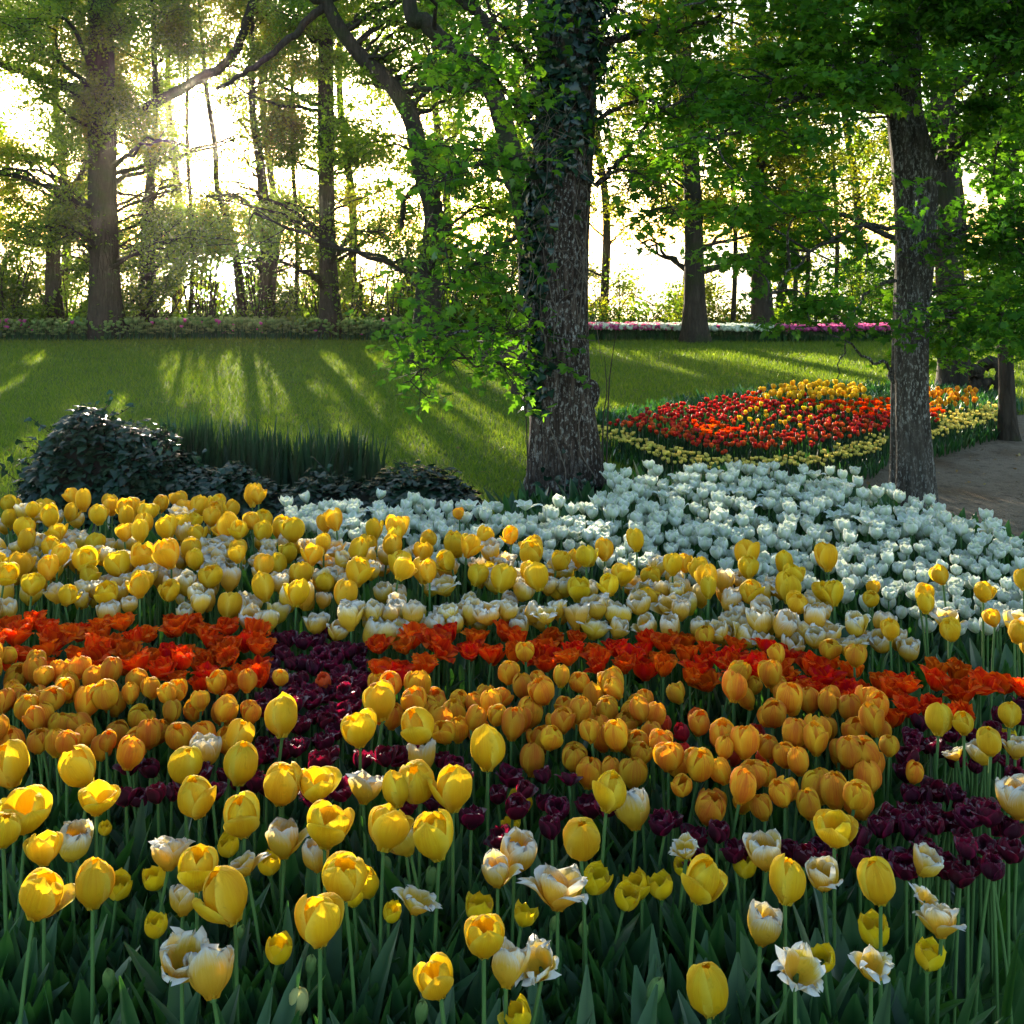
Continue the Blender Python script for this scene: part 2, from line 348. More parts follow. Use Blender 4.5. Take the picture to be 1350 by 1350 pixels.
def leaves(geo, P, size, tm, rs, normal=None, tilt=.8, mat=0, droop=0.0, shade=None):
    """P (N,3) leaf bases; normal (N,3) facing or None for roughly level leaves"""
    n = len(P)
    if n == 0: return
    TV, TF = tm
    Nn = np.tile([0, 0, 1.0], (n, 1)) if normal is None else np.array(normal, float)
    Nn = Nn+rs.normal(0, tilt, (n, 3)); Nn /= np.linalg.norm(Nn, axis=1)[:, None]
    D = rs.normal(0, 1, (n, 3)); D[:, 2] -= droop
    D -= Nn*np.sum(D*Nn, 1)[:, None]; D /= np.linalg.norm(D, axis=1)[:, None]+1e-9
    S = np.cross(D, Nn); sz = size*rs.uniform(.6, 1.3, n)
    V = P[:, None]+sz[:, None, None]*(TV[None, :, 0:1]*S[:, None]+TV[None, :, 1:2]*D[:, None]+TV[None, :, 2:3]*Nn[:, None])
    k = len(TV); Fc = (TF[None]+np.arange(n)[:, None, None]*k).reshape(-1, TF.shape[1])
    a = np.zeros((n, k, 3)); a[..., 2] = np.clip(rs.normal(.45, .25, n) if shade is None else shade, 0, 1)[:, None]
    geo.add(V.reshape(-1, 3), Fc, mat, a.reshape(-1, 3))

# zones (on the ground) where the low sun reaches through the gaps of the wood, with the share of leaves left standing in its way
LIT = [([(-4.0, .8), (2.6, .8), (3.2, 5.4), (2.0, 6.3), (.3, 6.2), (-3.6, 5.2)], .30, .5),
       ([(.7, 7.6), (5.2, 8.6), (6.2, 12.6), (2.6, 12.4), (.6, 9.6)], .30, .35)]
for px in ([(405, 462), (440, 462), (545, 560), (490, 562), (440, 500)], [(285, 480), (325, 480), (330, 555), (290, 550)], [(560, 540), (700, 590), (700, 625), (590, 590)],
           [(130, 510), (170, 510), (175, 560), (120, 560)], [(900, 450), (960, 450), (1110, 485), (1060, 492), (960, 470)], [(480, 560), (600, 566), (700, 640), (520, 600)]):
    LIT.append(([gp(*p) for p in px], .06, .02))
LIT += [([(.2, 4.4), (4.2, 4.4), (4.4, 8), (.6, 8)], 0, 2.0), ([(.2, 4.4), (4.2, 4.4), (4.4, 8), (.6, 8)], 0, 3.1), ([(-2.2, 4.6), (.3, 4.6), (.6, 6.6), (-1.8, 6.6)], 0, 1.5), ([(-2.2, 4.6), (.3, 4.6), (.6, 6.6), (-1.8, 6.6)], 0, 2.5)]
LAWN_Q = len(LIT); LIT.append(([(-7, 6.6), (4, 6.6), (8, 17.4), (-8, 17.4)], 0, .03))
SL = np.array(SUN)
def sun_keep(P, rs):
    P = np.asarray(P); keep = np.ones(len(P), bool)
    for q, (poly, prob, z) in enumerate(LIT):
        t = (P[:, 2]-z)/SL[2]; Q = P-SL[None]*t[:, None]
        h = in_poly(Q[:, :2], poly) & (t > 0)
        if q == LAWN_Q: prob = np.where(fbm((Q[:, 0]-Q[:, 1]*SL[0]/SL[1])*2.6, Q[:, 1]*.35, 91, 3) > -.02, .05, .95)
        elif q >= 8: prob = np.where(fbm(Q[:, 0]*3+q, Q[:, 1]*1.5, 80+q, 3) > .0, .12, .8)
        else: prob = np.where(fbm(Q[:, 0]*4.5, Q[:, 1]*2.2, 60+q, 3) > -.1, .04, .6) if q >= 2 else np.where(fbm(Q[:, 0]*3.6, Q[:, 1]*1.5, 40+q, 3) > -.30, .07, .7)
        keep &= ~(h & (rs.rand(len(P)) > prob))
    return keep

def tree(name, label, trunk, rad, clumps, lsize=.08, per=220, tm=QUAD, lm='leaf_wood', bm='bark_wood', group=None, seed=0, cat='tree', limbs=(), tilt=.9,
         seg=14, spread=1.0, bumpy=.06, twigs=7, limb_r=.3, base_z=None, droop=.5, view_hole=True):
    rs = np.random.RandomState(seed); d0 = trunk[0][1]
    root = empty(name, tuple(trunk[0])); tag(root, label, cat, group)
    O = np.array(trunk[0], float)
    T = smooth_path(trunk, 60); u = np.linspace(0, len(rad)-1, 60); rr = np.interp(u, np.arange(len(rad)), rad)
    g = Geo(); a = np.linspace(0, 2*PI, seg, endpoint=False)
    zz = np.linspace(0, 6, 60)
    md = 1+bumpy*np.sin(a[None]*3+zz[:, None]*.8+seed)+bumpy*.7*np.sin(a[None]*5-zz[:, None]*1.7)+bumpy*.4*rs.normal(0, .6, (60, seg))
    fl = np.exp(-np.linspace(0, 1, 60)*22)          # root flare
    md = md+fl[:, None]*(.55+.3*np.sin(a[None]*4+seed))
    V, Fc = tube(T, rr, seg, md); g.add(V-O, Fc)
    allb = [(T, rr)]
    for pts, lr in limbs:
        L = smooth_path(pts, 26); L[1:-1] += rs.normal(0, .012, (24, 3)); r_ = np.linspace(lr[0], lr[1], 26)
        V, Fc = tube(L, r_, 8, 1+.08*rs.normal(0, 1, (26, 8))); g.add(V-O, Fc); allb.append((L, r_))
    AP = np.concatenate([b[0] for b in allb]); AR = np.concatenate([np.broadcast_to(b[1], (len(b[0]),)) for b in allb])
    gc = Geo(); LP = []; LS = []
    for (c, cr) in clumps:
        c = np.array(c, float)
        dh = np.hypot(AP[:, 0]-c[0], AP[:, 1]-c[1]); cost = np.abs(AP[:, 2]-(c[2]-.35*dh))+.7*dh
        k = int(np.argmin(cost+rs.rand(len(AP))*.2)); s = AP[k]; L_ = np.linalg.norm(c-s)
        mid = (s+c)/2+rs.normal(0, .09*L_, 3)+np.array([0, 0, .10*L_])
        b = smooth_path([s, mid, c], 12); b[1:] += rs.normal(0, .02*L_**.5, (11, 3))
        r0 = min(AR[k]*limb_r, .014+.014*L_)
        V, Fc = tube(b, np.linspace(r0, r0*.22, 12), 5); g.add(V-O, Fc)
        shut = sun_keep(c[None], np.random.RandomState(int(abs(c[0]*1000)) % 9999))[0]
        for w in range(twigs if shut else twigs//3):
            st = b[rs.randint(5, 12)]; d = rs.normal(0, 1, 3)*np.array([1, 1, .55 if d0 < 13 else .95]); d /= np.linalg.norm(d)
            e = c+d*cr*rs.uniform(.55, 1.0)*spread; mdp = (st+e)/2+rs.normal(0, .08*cr, 3)+np.array([0, 0, .08*cr])
            tw = smooth_path([st, mdp, e], 7); V, Fc = tube(tw, np.linspace(r0*.25, r0*.06+.0012, 7), 3); gc.add(V-O, Fc, 1)
            n = per//twigs; uu = rs.uniform(.15, 1.05, n); pos = np.stack([np.interp(uu*6, np.arange(7), tw[:, i]) for i in range(3)], 1)
            pos += rs.normal(0, .13*cr, (n, 3))*np.array([1, 1, .6 if d0 < 13 else 1.1])
            LP.append(pos); LS.append(np.full(n, rs.normal(.45, .2)))
    if LP:
        P = np.concatenate(LP); S = np.concatenate(LS)+rs.normal(0, .15, len(P)); k = sun_keep(P, rs) & (P[:, 2] > gz(P[:, 0], P[:, 1])+.03)
        if d0 > 13:
            pp = to_px(P); rr_ = np.hypot(pp[:, 0]-285, (pp[:, 1]-165)*.8); k &= ~(rs.rand(len(P)) > np.clip(rr_/66-.28, 0, 1))
        k &= ~((P[:, 1] < 4.4) & (np.abs(P[:, 0]) < 6))
        leaves(gc, (P-O)[k], lsize, tm, rs, tilt=tilt, shade=S[k], droop=droop)
    g.obj('trunk', M[bm], root)
    if LP: gc.obj('crown', [M[lm], M['twig']], root)
    return root
def px_path(pts, d):
    return [tuple(pix(x, y, d if not isinstance(d, (list, tuple)) else d[i])) for i, (x, y) in enumerate(pts)]
def base_path(pts, d):
    """trunk whose first point is set on the ground"""
    P = px_path(pts, d); P[0] = (P[0][0], P[0][1], float(gz(np.float64(P[0][0]), np.float64(P[0][1])))-.05); return P

def column_clumps(rs, cx, cyy, n, rx, z0, z1, cr=(.35, .7)):
    return [((cx+rs.normal(0, rx*.6), cyy+rs.normal(0, rx*.5), rs.uniform(z0, z1)), rs.uniform(*cr)) for _ in range(n)]

# the trees of the wood: px trunk path, depth, radii, clumps, leaf material, label
rsT = np.random.RandomState(5)
WOOD = [
 ([(72, 435), (70, 340), (80, 270), (112, 222), (125, 120), (128, -60)], 19, [.14, .12, .09, .06, .05, .04], 26, 1.7, 'leaf_gold', 'leaning tree with a crooked stem beside the thickest trunk at the wood edge', []),
 ([(140, 444), (137, 300), (136, 150), (132, 0), (130, -130)], 18.2, [.25, .235, .22, .2, .15], 44, 2.0, 'leaf_wood', 'thick straight trunk with a bare limb reaching out towards open sky', [([(118, 122), (60, 104), (0, 84), (-60, 60)], (.09, .05)), ([(148, 160), (185, 145), (255, 108), (300, 80), (325, 30), (345, -40)], (.095, .07))]),
 ([(196, 436), (195, 330), (198, 240), (205, 140), (200, -60)], 19, [.15, .13, .08, .05, .04], 26, 1.4, 'leaf_wood', 'slender dark tree with a hooked side branch, first beyond the thickest trunk', [([(200, 318), (216, 297), (240, 292), (268, 294)], (.07, .03))]),
 ([(322, 436), (312, 340), (300, 290), (286, 245), (283, 190), (270, 100), (262, -40)], 20, [.08, .07, .06, .05, .05, .04, .03], 14, 1.3, 'leaf_gold', 'thin curving tree standing right in the glare of the sun', []),
 ([(350, 438), (352, 330), (344, 225), (333, 150), (332, 60), (330, -60)], 19, [.14, .12, .08, .06, .05, .04], 26, 1.3, 'leaf_gold', 'slim dark tree just beyond the glare of the sun', []),
 ([(436, 440), (431, 300), (429, 150), (429, 0), (428, -120)], 18.2, [.155, .135, .125, .115, .09], 36, 1.5, 'leaf_wood', 'tall straight dark trunk between the low sun and the crooked arching tree', []),
 ([(560, 452), (566, 350), (572, 285), (556, 225), (543, 160), (510, 105), (478, 76), (452, 42), (430, 2), (405, -50)], 14.5, [.15, .14, .13, .12, .11, .1, .095, .09, .085, .07], 34, 1.5, 'leaf_wood', 'crooked tree bending in a long dark arch over the lawn edge', [([(430, 4), (372, 60), (310, 104), (285, 118)], (.06, .02)), ([(560, 240), (535, 262), (530, 300)], (.05, .03))]),
 ([(700, 470), (698, 330), (672, 195), (645, 112), (602, 68), (562, 28), (538, -40)], 11.5, [.13, .12, .11, .10, .09, .085, .07], 18, 1.2, 'leaf_maple', 'grey forked tree close behind the ivy-clad trunk', [([(648, 115), (655, 60), (632, 18), (588, -12)], (.07, .05)), ([(644, 112), (590, 118), (530, 112)], (.05, .015))]),
 ([(916, 452), (915, 320), (911, 200), (903, 80), (898, -80)], 17.6, [.17, .14, .13, .12, .1], 27, 1.5, 'leaf_gold', 'dark straight trunk at the far lawn edge by the white tulip strip', []),
 ([(1006, 450), (1003, 340), (1001, 200), (1000, 0), (998, -80)], 18, [.17, .145, .13, .11, .1], 27, 1.5, 'leaf_gold', 'dark trunk at the far lawn edge between the white and magenta strips', []),
 ([(1262, 514), (1256, 440), (1250, 300), (1243, 150), (1240, -60)], 11.9, [.18, .155, .14, .13, .1], 30, 1.3, 'leaf_maple', 'broad dark trunk right behind the end of the diamond flower bed', []),
 ([(1330, 580), (1327, 500), (1324, 420), (1330, 300), (1338, 150)], 8.9, [.075, .06, .055, .045, .03], 40, .8, 'leaf_maple', 'small leafy tree at the edge of the gravel path', []),
]
BACK = [(-9.5, 23, 0), (-7.6, 24.5, 1), (-5.6, 25, 0), (-3.6, 23.5, 1), (-1.6, 24, 0), (.2, 22.5, 1), (2.0, 25.5, 1), (3.6, 23.5, 0), (5.4, 22.5, 1), (7.2, 23.5, 0), (8.8, 22, 1), (-11.5, 22, 1), (10.5, 21, 0)]
for i, (pp, d, rad, nc, rx, lm, lab, lbs) in enumerate(WOOD):
    P = base_path(pp, d)
    P.append((P[-1][0]*.98, P[-1][1], 9.2)) if P[-1][2] < 8.5 else None
    rad = rad+[rad[-1]*.5] if len(rad) < len(P) else rad
    near = d < 13
    cl = column_clumps(rsT, P[2][0], d, nc, rx, 1.3 if not near else 2.0, 7.6 if not near else 5.2, (.5, .95) if not near else (.3, .5))
    if i == 7: cl = [c for c in cl if c[0][0] < .5 or c[0][2] > 3]
    tree('deciduous_tree', lab, P, rad, cl*(2 if not near else 1),   .058 if not near else .04, 820 if not near else 380, QUAD if not near else MAPLE, lm, 'bark_wood', 'trees along the wood edge', 20+i,
         limbs=[(px_path(q, d), r_) for q, r_ in lbs])
for i, (x, y, gd) in enumerate(BACK):
    z0 = float(gz(np.float64(x), np.float64(y)))
    P = [(x, y, z0-.1), (x+.2, y, 2), (x-.1, y+.1, 5), (x+.1, y, 9)]
    tree('deciduous_tree', 'slim backlit tree deep in the wood behind the front row of trunks', P, [.11, .09, .07, .04], column_clumps(rsT, x, y, 46 if x < 1.5 else 28, 1.5, .2, 8.2, (.5, 1.0)), .085, 330, QUAD,
         'leaf_gold' if gd else 'leaf_wood', 'bark_wood', 'slim trees deep in the wood', 60+i, seg=8)
for i, (x, y) in enumerate([(1046, 446), (1062, 446), (966, 444), (1100, 446), (388, 440), (250, 438)]):
    b = on_plane(x, 440+i % 3, 0); bx = (x-675)/F*19.6
    tree('sapling', 'thin upright sapling stem with sparse small leaves at the far lawn edge', [(bx, 19.6, -.1), (bx+.05, 19.6, 1.6), (bx-.04, 19.6, 3.5), (bx, 19.6, 6.5)], [.045, .04, .035, .02],
         column_clumps(rsT, bx, 19.6, 8, .5, 1.6, 6, (.25, .45)), .07, 120, QUAD, 'leaf_gold', 'bark_wood', 'saplings at the lawn edge', 90+i, seg=6)

# shrubs under the trees
rsS = np.random.RandomState(11)
def shrub(x, y, w, h, lm, label, seed, lsize=.07, n=26, per=200, group='shrubs along the wood edge'):
    z = float(gz(np.float64(x), np.float64(y)))
    root = empty('shrub', (x, y, z)); tag(root, label, 'shrub', group)
    rs = np.random.RandomState(seed); g = Geo(); gs = Geo(); P = []; S = []
    for k in range(n):
        c = np.array([rs.normal(0, w*.42), rs.normal(0, w*.3), (.06+.94*rs.rand()**1.4)*h]); s = c*np.array([.25, .25, 0])
        b = smooth_path([s, (s+c)/2+rs.normal(0, .08, 3), c], 7); V, Fc = tube(b, np.linspace(.018, .005, 7), 4); gs.add(V, Fc)
        q = c+rs.normal(0, 1, (per, 3))*np.array([.2, .2, .15])*w*.8; q[:, 2] = np.abs(q[:, 2]); P.append(q); S.append(np.full(per, rs.normal(.45, .2)))
    P = np.concatenate(P); S = np.concatenate(S); k = (P[:, 2] > .01) & sun_keep(P+np.array([x, y, z]), rs)
    leaves(g, P[k], lsize, QUAD, rs, tilt=.9, shade=S[k], droop=.3)
    g.obj('foliage', M[lm], root); gs.obj('stem', M['twig'], root)
    return root
SH = [(-8.7, 18.9, 'shrub in full backlight at the far end of the wood edge'), (-7.6, 19.0, 'dark shrub between the leaning tree and the thickest trunk'), (-6.4, 18.9, 'dark shrub at the foot of the thickest trunk'),
      (-5.3, 19.1, 'dense shrub under the slender tree with the hooked branch'), (-4.3, 19.0, 'loose shrub straight below the sun'), (-3.2, 18.9, 'dark shrub against the straight dark trunk'),
      (-2.1, 19.1, 'deep green shrub beside the crooked tree'), (-1.0, 18.8, 'dark green shrub behind the wooden trough'), (.1, 19.0, 'shrub hidden partly by the ivy-clad trunk'),
      (2.0, 20.6, 'low bright shrub in the open gap above the white tulip strip'), (3.4, 20.4, 'bright shrub beside the trunk at the white strip'), (4.9, 20.3, 'bright shrub above the magenta tulip strip'), (6.4, 20.0, 'green shrub showing beyond the grey trunk'), (7.8, 19.5, 'green shrub at the far corner of the lawn'), (9.2, 19, 'shrub by the small leafy tree'), (-9.9, 18.7, 'tall bright shrub cut by the picture edge')]
for i, (x, y, lab) in enumerate(SH):
    hh = 1.7 if x < 1 else .95
    shrub(x, y, 1.25, hh+rsS.uniform(-.2, .3), ['leaf_shrub', 'leaf_gold', 'leaf_wood'][i % 3] if x > 1 or x < -8 else ['leaf_shrub', 'leaf_wood'][i % 2], lab, 200+i, n=34 if x < 1 else 18, per=210)

for i, x in enumerate((-9.6, -8.5, -7.3, -6.2, -5.0, -4.0, -2.9, -1.8, -.6, .5)):
    shrub(x+rsS.normal(0, .12), 20.9+rsS.uniform(-.4, .5), 1.25, rsS.uniform(2.3, 3.3), ['leaf_gold', 'leaf_wood', 'leaf_shrub'][i % 3], 'tall loose backlit shrub in the second row of the wood, behind the low shrubs', 260+i, lsize=.062, n=36, per=230, group='tall shrubs in the second row of the wood')
# ------------------------------------------------------------------ the big ivy-clad trunk
def hero_trunk(path, widths, seed, mat, parent, flare=.6, seg=120, n=240, flute=.05):
    rs = np.random.RandomState(seed); O = np.array(path[0])
    T = smooth_path(path, n); u = np.linspace(0, len(widths)-1, n); rr = np.interp(u, np.arange(len(widths)), widths)
    a = np.linspace(0, 2*PI, seg, endpoint=False); A, Z = np.meshgrid(a, T[:, 2])
    md = 1+flute*np.sin(3*A+.6*Z+seed)+flute*.8*np.sin(5*A-.9*Z)+flute*.5*np.sin(9*A+1.5*np.sin(Z*1.3))
    md += .022*fbm(A*9, Z*3.5, seed, 4)+.02*fbm(np.cos(A)*3, np.sin(A)*3+Z*1.2, seed+1)
    fl = np.exp(-(T[:, 2]-O[2])/.26)
    md += fl[:, None]*flare*(.6+.4*np.sin(5*A+seed))
    md += .018*np.abs(np.sin(A*17+2.2*fbm(A*2, Z*1.2, seed+4)+.8*np.sin(Z*5)))*(.6+.6*fbm(A*6, Z*2.5, seed+6))
    V, Fc = tube(T, rr, seg, md); g = Geo(); g.add(V-O, Fc); return g, T, rr
D0 = 5.95
mt = empty('ivy_clad_tree', (pix(746, 0, D0).x, D0, 0)); tag(mt, 'massive lichen-flecked trunk with ivy at its foot rising behind the white tulips', 'tree')
O = np.array(mt.location)
mp = [tuple(pix(748, 0, D0))[:2]+(-.05,), tuple(pix(747, 620, D0)), tuple(pix(742, 520, D0)), tuple(pix(740, 420, D0)), tuple(pix(741, 300, D0)), tuple(pix(748, 180, D0)), tuple(pix(752, 60, D0)), tuple(pix(756, -80, D0)), tuple(pix(752, -260, D0)), tuple(pix(748, -600, D0))]
pw = [.20, .185, .160, .158, .162, .158, .156, .155, .15, .12]
g, T, rr = hero_trunk(mp, pw, 3, M['bark_main'], mt, .75)
# a burl on the sunless side
V, Fc = tube(smooth_path([pix(776, 500, D0-.02), pix(782, 512, D0-.02), pix(781, 530, D0-.02), pix(774, 545, D0-.02)], 12), [.005, .02, .03, .034, .036, .036, .034, .03, .026, .02, .012, .004], 10); g.add(V-O, Fc)
g.obj('trunk', M['bark_main'], mt)
rs = np.random.RandomState(31); gb = Geo(); gc = Geo()
hero_limbs = [([(705, 230, 5.9), (650, 215, 5.6), (600, 225, 5.4), (560, 250, 5.2)], .014), ([(705, 300, 5.9), (650, 330, 5.7), (600, 370, 5.5), (540, 430, 5.4)], .015), ([(706, 180, 5.9), (660, 110, 5.6), (610, 70, 5.4), (560, 60, 5.3)], .018),
              ([(706, 420, 5.9), (680, 440, 5.7), (640, 435, 5.5), (560, 445, 5.3), (520, 442, 5.2)], .012), ([(706, 380, 5.9), (690, 470, 5.6), (640, 480, 5.5), (580, 475, 5.4), (530, 508, 5.3)], .010),
              ([(712, 110, 5.9), (680, 60, 5.8), (650, 20, 5.6), (620, -40, 5.5)], .02),
              ([(785, 245, 5.95), (815, 215, 5.9), (845, 180, 5.8), (862, 150, 5.8), (900, 100, 5.7)], .017), ([(790, 60, 5.9), (840, 45, 5.8), (900, 38, 5.7), (950, 20, 5.6)], .026),
              ([(785, 160, 5.9), (840, 130, 5.7), (880, 140, 5.6), (920, 120, 5.5)], .014), ([(788, 230, 5.95), (830, 225, 5.8), (870, 250, 5.7), (900, 300, 5.6)], .009),
              ([(760, -100, 5.9), (660, -140, 5.0), (500, -190, 4.4)], .05), ([(770, -150, 5.9), (900, -200, 5.2), (1040, -260, 4.6)], .05)]
LPs = []; LSz = []
for pts, r0 in hero_limbs:
    W = [pix(*p) for p in pts]; L = smooth_path(W, 24); L[2:] += rs.normal(0, .008, (22, 3)); V, Fc = tube(L, np.linspace(r0, r0*.25, 24), 6); gb.add(V-O, Fc)
    for k in range(26):
        i = rs.randint(4, 24); s = L[i]; d = rs.normal(0, 1, 3)*np.array([1, 1, .6]); d /= np.linalg.norm(d); ln = rs.uniform(.12, .4)
        e = s+d*ln+np.array([0, 0, -.05]); tw = smooth_path([s, (s+e)/2+rs.normal(0, .03, 3), e], 6); V, Fc = tube(tw, np.linspace(.0035, .0012, 6), 3); gc.add(V-O, Fc, 1)
        n = rs.randint(5, 14) if pts[0][1] > -50 else 26
        uu = rs.uniform(.3, 1.05, n); p = np.stack([np.interp(uu*5, np.arange(6), tw[:, q]) for q in range(3)], 1)+rs.normal(0, .025, (n, 3)); LPs.append(p); LSz.append(np.full(n, rs.normal(.6, .2)))
# leafy clumps: px x, y, depth, radius m, leaves
CL = [(640, 60, 5.6, .16, 50), (690, 30, 5.6, .2, 80), (680, 120, 5.6, .18, 70), (610, 150, 5.5, .13, 50), (600, 190, 5.4, .1, 34), (650, 190, 5.5, .14, 50), (720, 130, 5.55, .16, 70), (740, 40, 5.5, .16, 60), (700, 200, 5.5, .12, 40), (630, 245, 5.4, .1, 26),
      (612, 262, 5.4, .07, 16), (655, 235, 5.4, .08, 18), (735, 275, 5.6, .08, 14), (800, 60, 5.6, .2, 90), (850, 30, 5.7, .22, 100), (900, 20, 5.7, .2, 80), (820, 110, 5.6, .14, 60), (860, 90, 5.7, .16, 60), (880, 150, 5.8, .1, 30), (840, 300, 5.7, .07, 26), (815, 285, 5.8, .05, 14),
      (560, 360, 5.6, .2, 70), (600, 400, 5.5, .2, 80), (640, 380, 5.6, .2, 80), (570, 430, 5.4, .17, 80), (620, 440, 5.4, .17, 80), (660, 450, 5.5, .16, 70), (690, 400, 5.6, .15, 60), (540, 455, 5.3, .1, 34), (600, 340, 5.6, .16, 50), (530, 380, 5.5, .14, 34), (680, 330, 5.7, .12, 40), (650, 300, 5.7, .15, 40), (690, 480, 5.6, .1, 40), (600, 480, 5.3, .08, 16), (560, 500, 5.3, .04, 7)]
HL = np.concatenate([smooth_path([pix(*p) for p in pts], 24) for pts, _ in hero_limbs])
for x, y, d, r_, n in CL:
    n = int(n*(.42 if y > 270 else .7))
    c = np.array(pix(x, y, d)); s = HL[np.argmin(np.linalg.norm(HL-c, axis=1))]
    for k in range(5):
        e = c+rs.normal(0, 1, 3)*r_*np.array([.9, .9, .6]); tw = smooth_path([s, (s+e)/2+np.array([0, 0, .03]), e], 6); V, Fc = tube(tw, np.linspace(.004, .0012, 6), 3); gc.add(V-O, Fc, 1)
        m_ = n//4; uu = rs.uniform(.4, 1.1, m_); p = np.stack([np.interp(uu*5, np.arange(6), tw[:, q]) for q in range(3)], 1)+rs.normal(0, .35*r_, (m_, 3))*np.array([1, 1, .6]); LPs.append(p); LSz.append(np.full(m_, rs.normal(.6, .22)))
P = np.concatenate(LPs); S = np.concatenate(LSz)
leaves(gc, P-O, .047, MAPLE, rs, tilt=.55, shade=S, droop=.9)
gb.obj('branch', M['bark_main'], mt); gc.obj('crown', [M['leaf_maple'], M['twig']], mt)
# ivy climbing it (a plant of its own)
iv = empty('ivy_vine', mt.location); tag(iv, 'dark ivy creeping over the foot and upper length of the massive trunk', 'ivy')
gi = Geo(); gv = Geo(); P = []; N = []
for k in range(8600):
    u = rs.rand()
    if u < .28: z = abs(rs.normal(0, .13))+.02; a = rs.uniform(0, 2*PI); ext = .10*np.exp(-z/.2)
    elif u < .40: z = rs.uniform(.7, 1.9); a = rs.normal(PI*1.08, .35); ext = .05
    else: z = 1.3+rs.beta(2.2, 1.2)*3.2; a = rs.normal(1.15*PI, .75) if z < 1.9 else rs.normal(1.3*PI, .9) if z < 2.5 else rs.uniform(0, 2*PI); ext = .06+.05*max(0, z-2)
    i = int(np.argmin(abs(T[:, 2]-z))); r0 = rr[i]*(1+.55*math.exp(-z/.22))
    # a: 0 = +x, 1.5pi = towards the camera
    if u >= .28 and z < 2.0 and math.cos(a) > -.1 and rs.rand() > .10: continue
    n_ = np.array([math.cos(a), math.sin(a), .25]); P.append(T[i]*[1, 1, 0]+np.array([0, 0, z])+n_*(r0+rs.uniform(0, ext))*[1, 1, 0]); N.append(n_)
leaves(gi, np.array(P)-O, .048, IVYL, rs, normal=np.array(N), tilt=.45, droop=1.2)
for k in range(9):
    a = rs.uniform(PI, 1.9*PI); z0 = rs.uniform(.02, 1.4); z1 = z0+rs.uniform(.4, 1.6); pts = []
    for t in np.linspace(0, 1, 9):
        z = z0+(z1-z0)*t; i = int(np.argmin(abs(T[:, 2]-z))); aa = a+.25*math.sin(t*5+k)+rs.normal(0, .04); r1 = rr[i]*1.05*(1+.55*math.exp(-z/.22))+.004
        pts.append(T[i]*[1, 1, 0]+np.array([math.cos(aa)*r1, math.sin(aa)*r1, z]))
    V, Fc = tube(smooth_path(pts, 24), np.linspace(.0035, .0015, 24), 4); gv.add(V-O, Fc)
for k in range(40):   # dry dangling tendrils
    s = np.array(pix(rs.uniform(700, 785), rs.uniform(120, 420), D0-.19)); e = s+np.array([rs.normal(0, .12), rs.uniform(-.08, .0), rs.uniform(-.5, -.1)])
    V, Fc = tube(smooth_path([s, (s+e)/2+rs.normal(0, .06, 3)*[1, .3, 1], e], 10), .0018, 3); gv.add(V-O, Fc)
gi.obj('foliage', M['leaf_ivy'], iv); gv.obj('stem', M['dry_vine'], iv)
# bare sucker shoots standing at the trunk
for i, pts in enumerate([[(795, 655, 5.8), (795, 560, 5.8), (800, 520, 5.8), (797, 470, 5.8)], [(797, 650, 5.85), (802, 530, 5.8), (806, 480, 5.8), (812, 440, 5.75)], [(700, 640, 5.7), (694, 560, 5.7), (690, 515, 5.7)]]):
    g = Geo(); W = [np.array(pix(*p)) for p in pts]; W[0][2] = 0; V, Fc = tube(smooth_path(W, 16), np.linspace(.005, .0015, 16), 4); g.add(V-W[0], Fc)
    o = g.obj('bare_shoot', M['twig']); o.location = W[0]
    tag(o, ['bare dark shoot close against the massive trunk, on its path side', 'taller bare shoot leaning out beside the massive trunk', 'thin bare shoot on the lawn side of the massive trunk'][i], 'shoot', 'bare shoots at the massive trunk')

# ------------------------------------------------------------------ the grey tree by the path
D1 = 6.4
rt = empty('broadleaf_tree', (pix(1203, 0, D1).x, D1, 0)); tag(rt, 'grey fluted tree with a forked trunk and low green boughs beside the gravel path', 'tree'); O = np.array(rt.location)
rp = [tuple(pix(1203, 0, D1))[:2]+(-.05,), tuple(pix(1202, 620, D1)), tuple(pix(1199, 540, D1)), tuple(pix(1200, 430, D1)), tuple(pix(1205, 330, D1)), tuple(pix(1203, 240, D1)), tuple(pix(1190, 150, D1)), tuple(pix(1193, 60, D1)), tuple(pix(1198, -80, D1)), tuple(pix(1190, -500, D1))]
g, T1, r1 = hero_trunk(rp, [.125, .113, .100, .096, .106, .118, .088, .08, .07, .05], 8, M['bark_right'], rt, .28, flute=.09)
rl = [([(1222, 250, 6.4), (1240, 215, 6.35), (1262, 190, 6.3), (1285, 155, 6.2), (1310, 90, 6.1), (1330, 0, 6.0)], .055), ([(1178, 505, 6.36), (1165, 480, 6.3), (1140, 470, 6.2), (1080, 430, 6.0), (1030, 440, 5.9)], .012),
      ([(1185, 160, 6.4), (1130, 120, 6.1), (1060, 130, 5.8), (960, 175, 5.5), (880, 195, 5.3)], .024), ([(1188, 90, 6.4), (1140, 85, 6.2), (1080, 105, 6.0), (1040, 140, 5.9)], .018), ([(1185, 300, 6.4), (1130, 300, 6.1), (1060, 340, 5.8), (1010, 400, 5.7)], .016),
      ([(1180, 370, 6.35), (1150, 380, 6.1), (1120, 430, 5.9), (1105, 500, 5.8)], .012), ([(1195, 40, 6.4), (1120, -20, 6.0), (1000, -30, 5.6), (900, 10, 5.3)], .024), ([(1230, 320, 6.4), (1280, 300, 6.1), (1340, 330, 5.8), (1400, 400, 5.6)], .018), ([(1225, 420, 6.35), (1270, 400, 6.0), (1330, 410, 5.7)], .012),
      ([(1200, 0, 6.4), (1260, -60, 5.9), (1380, -80, 5.4)], .03)]
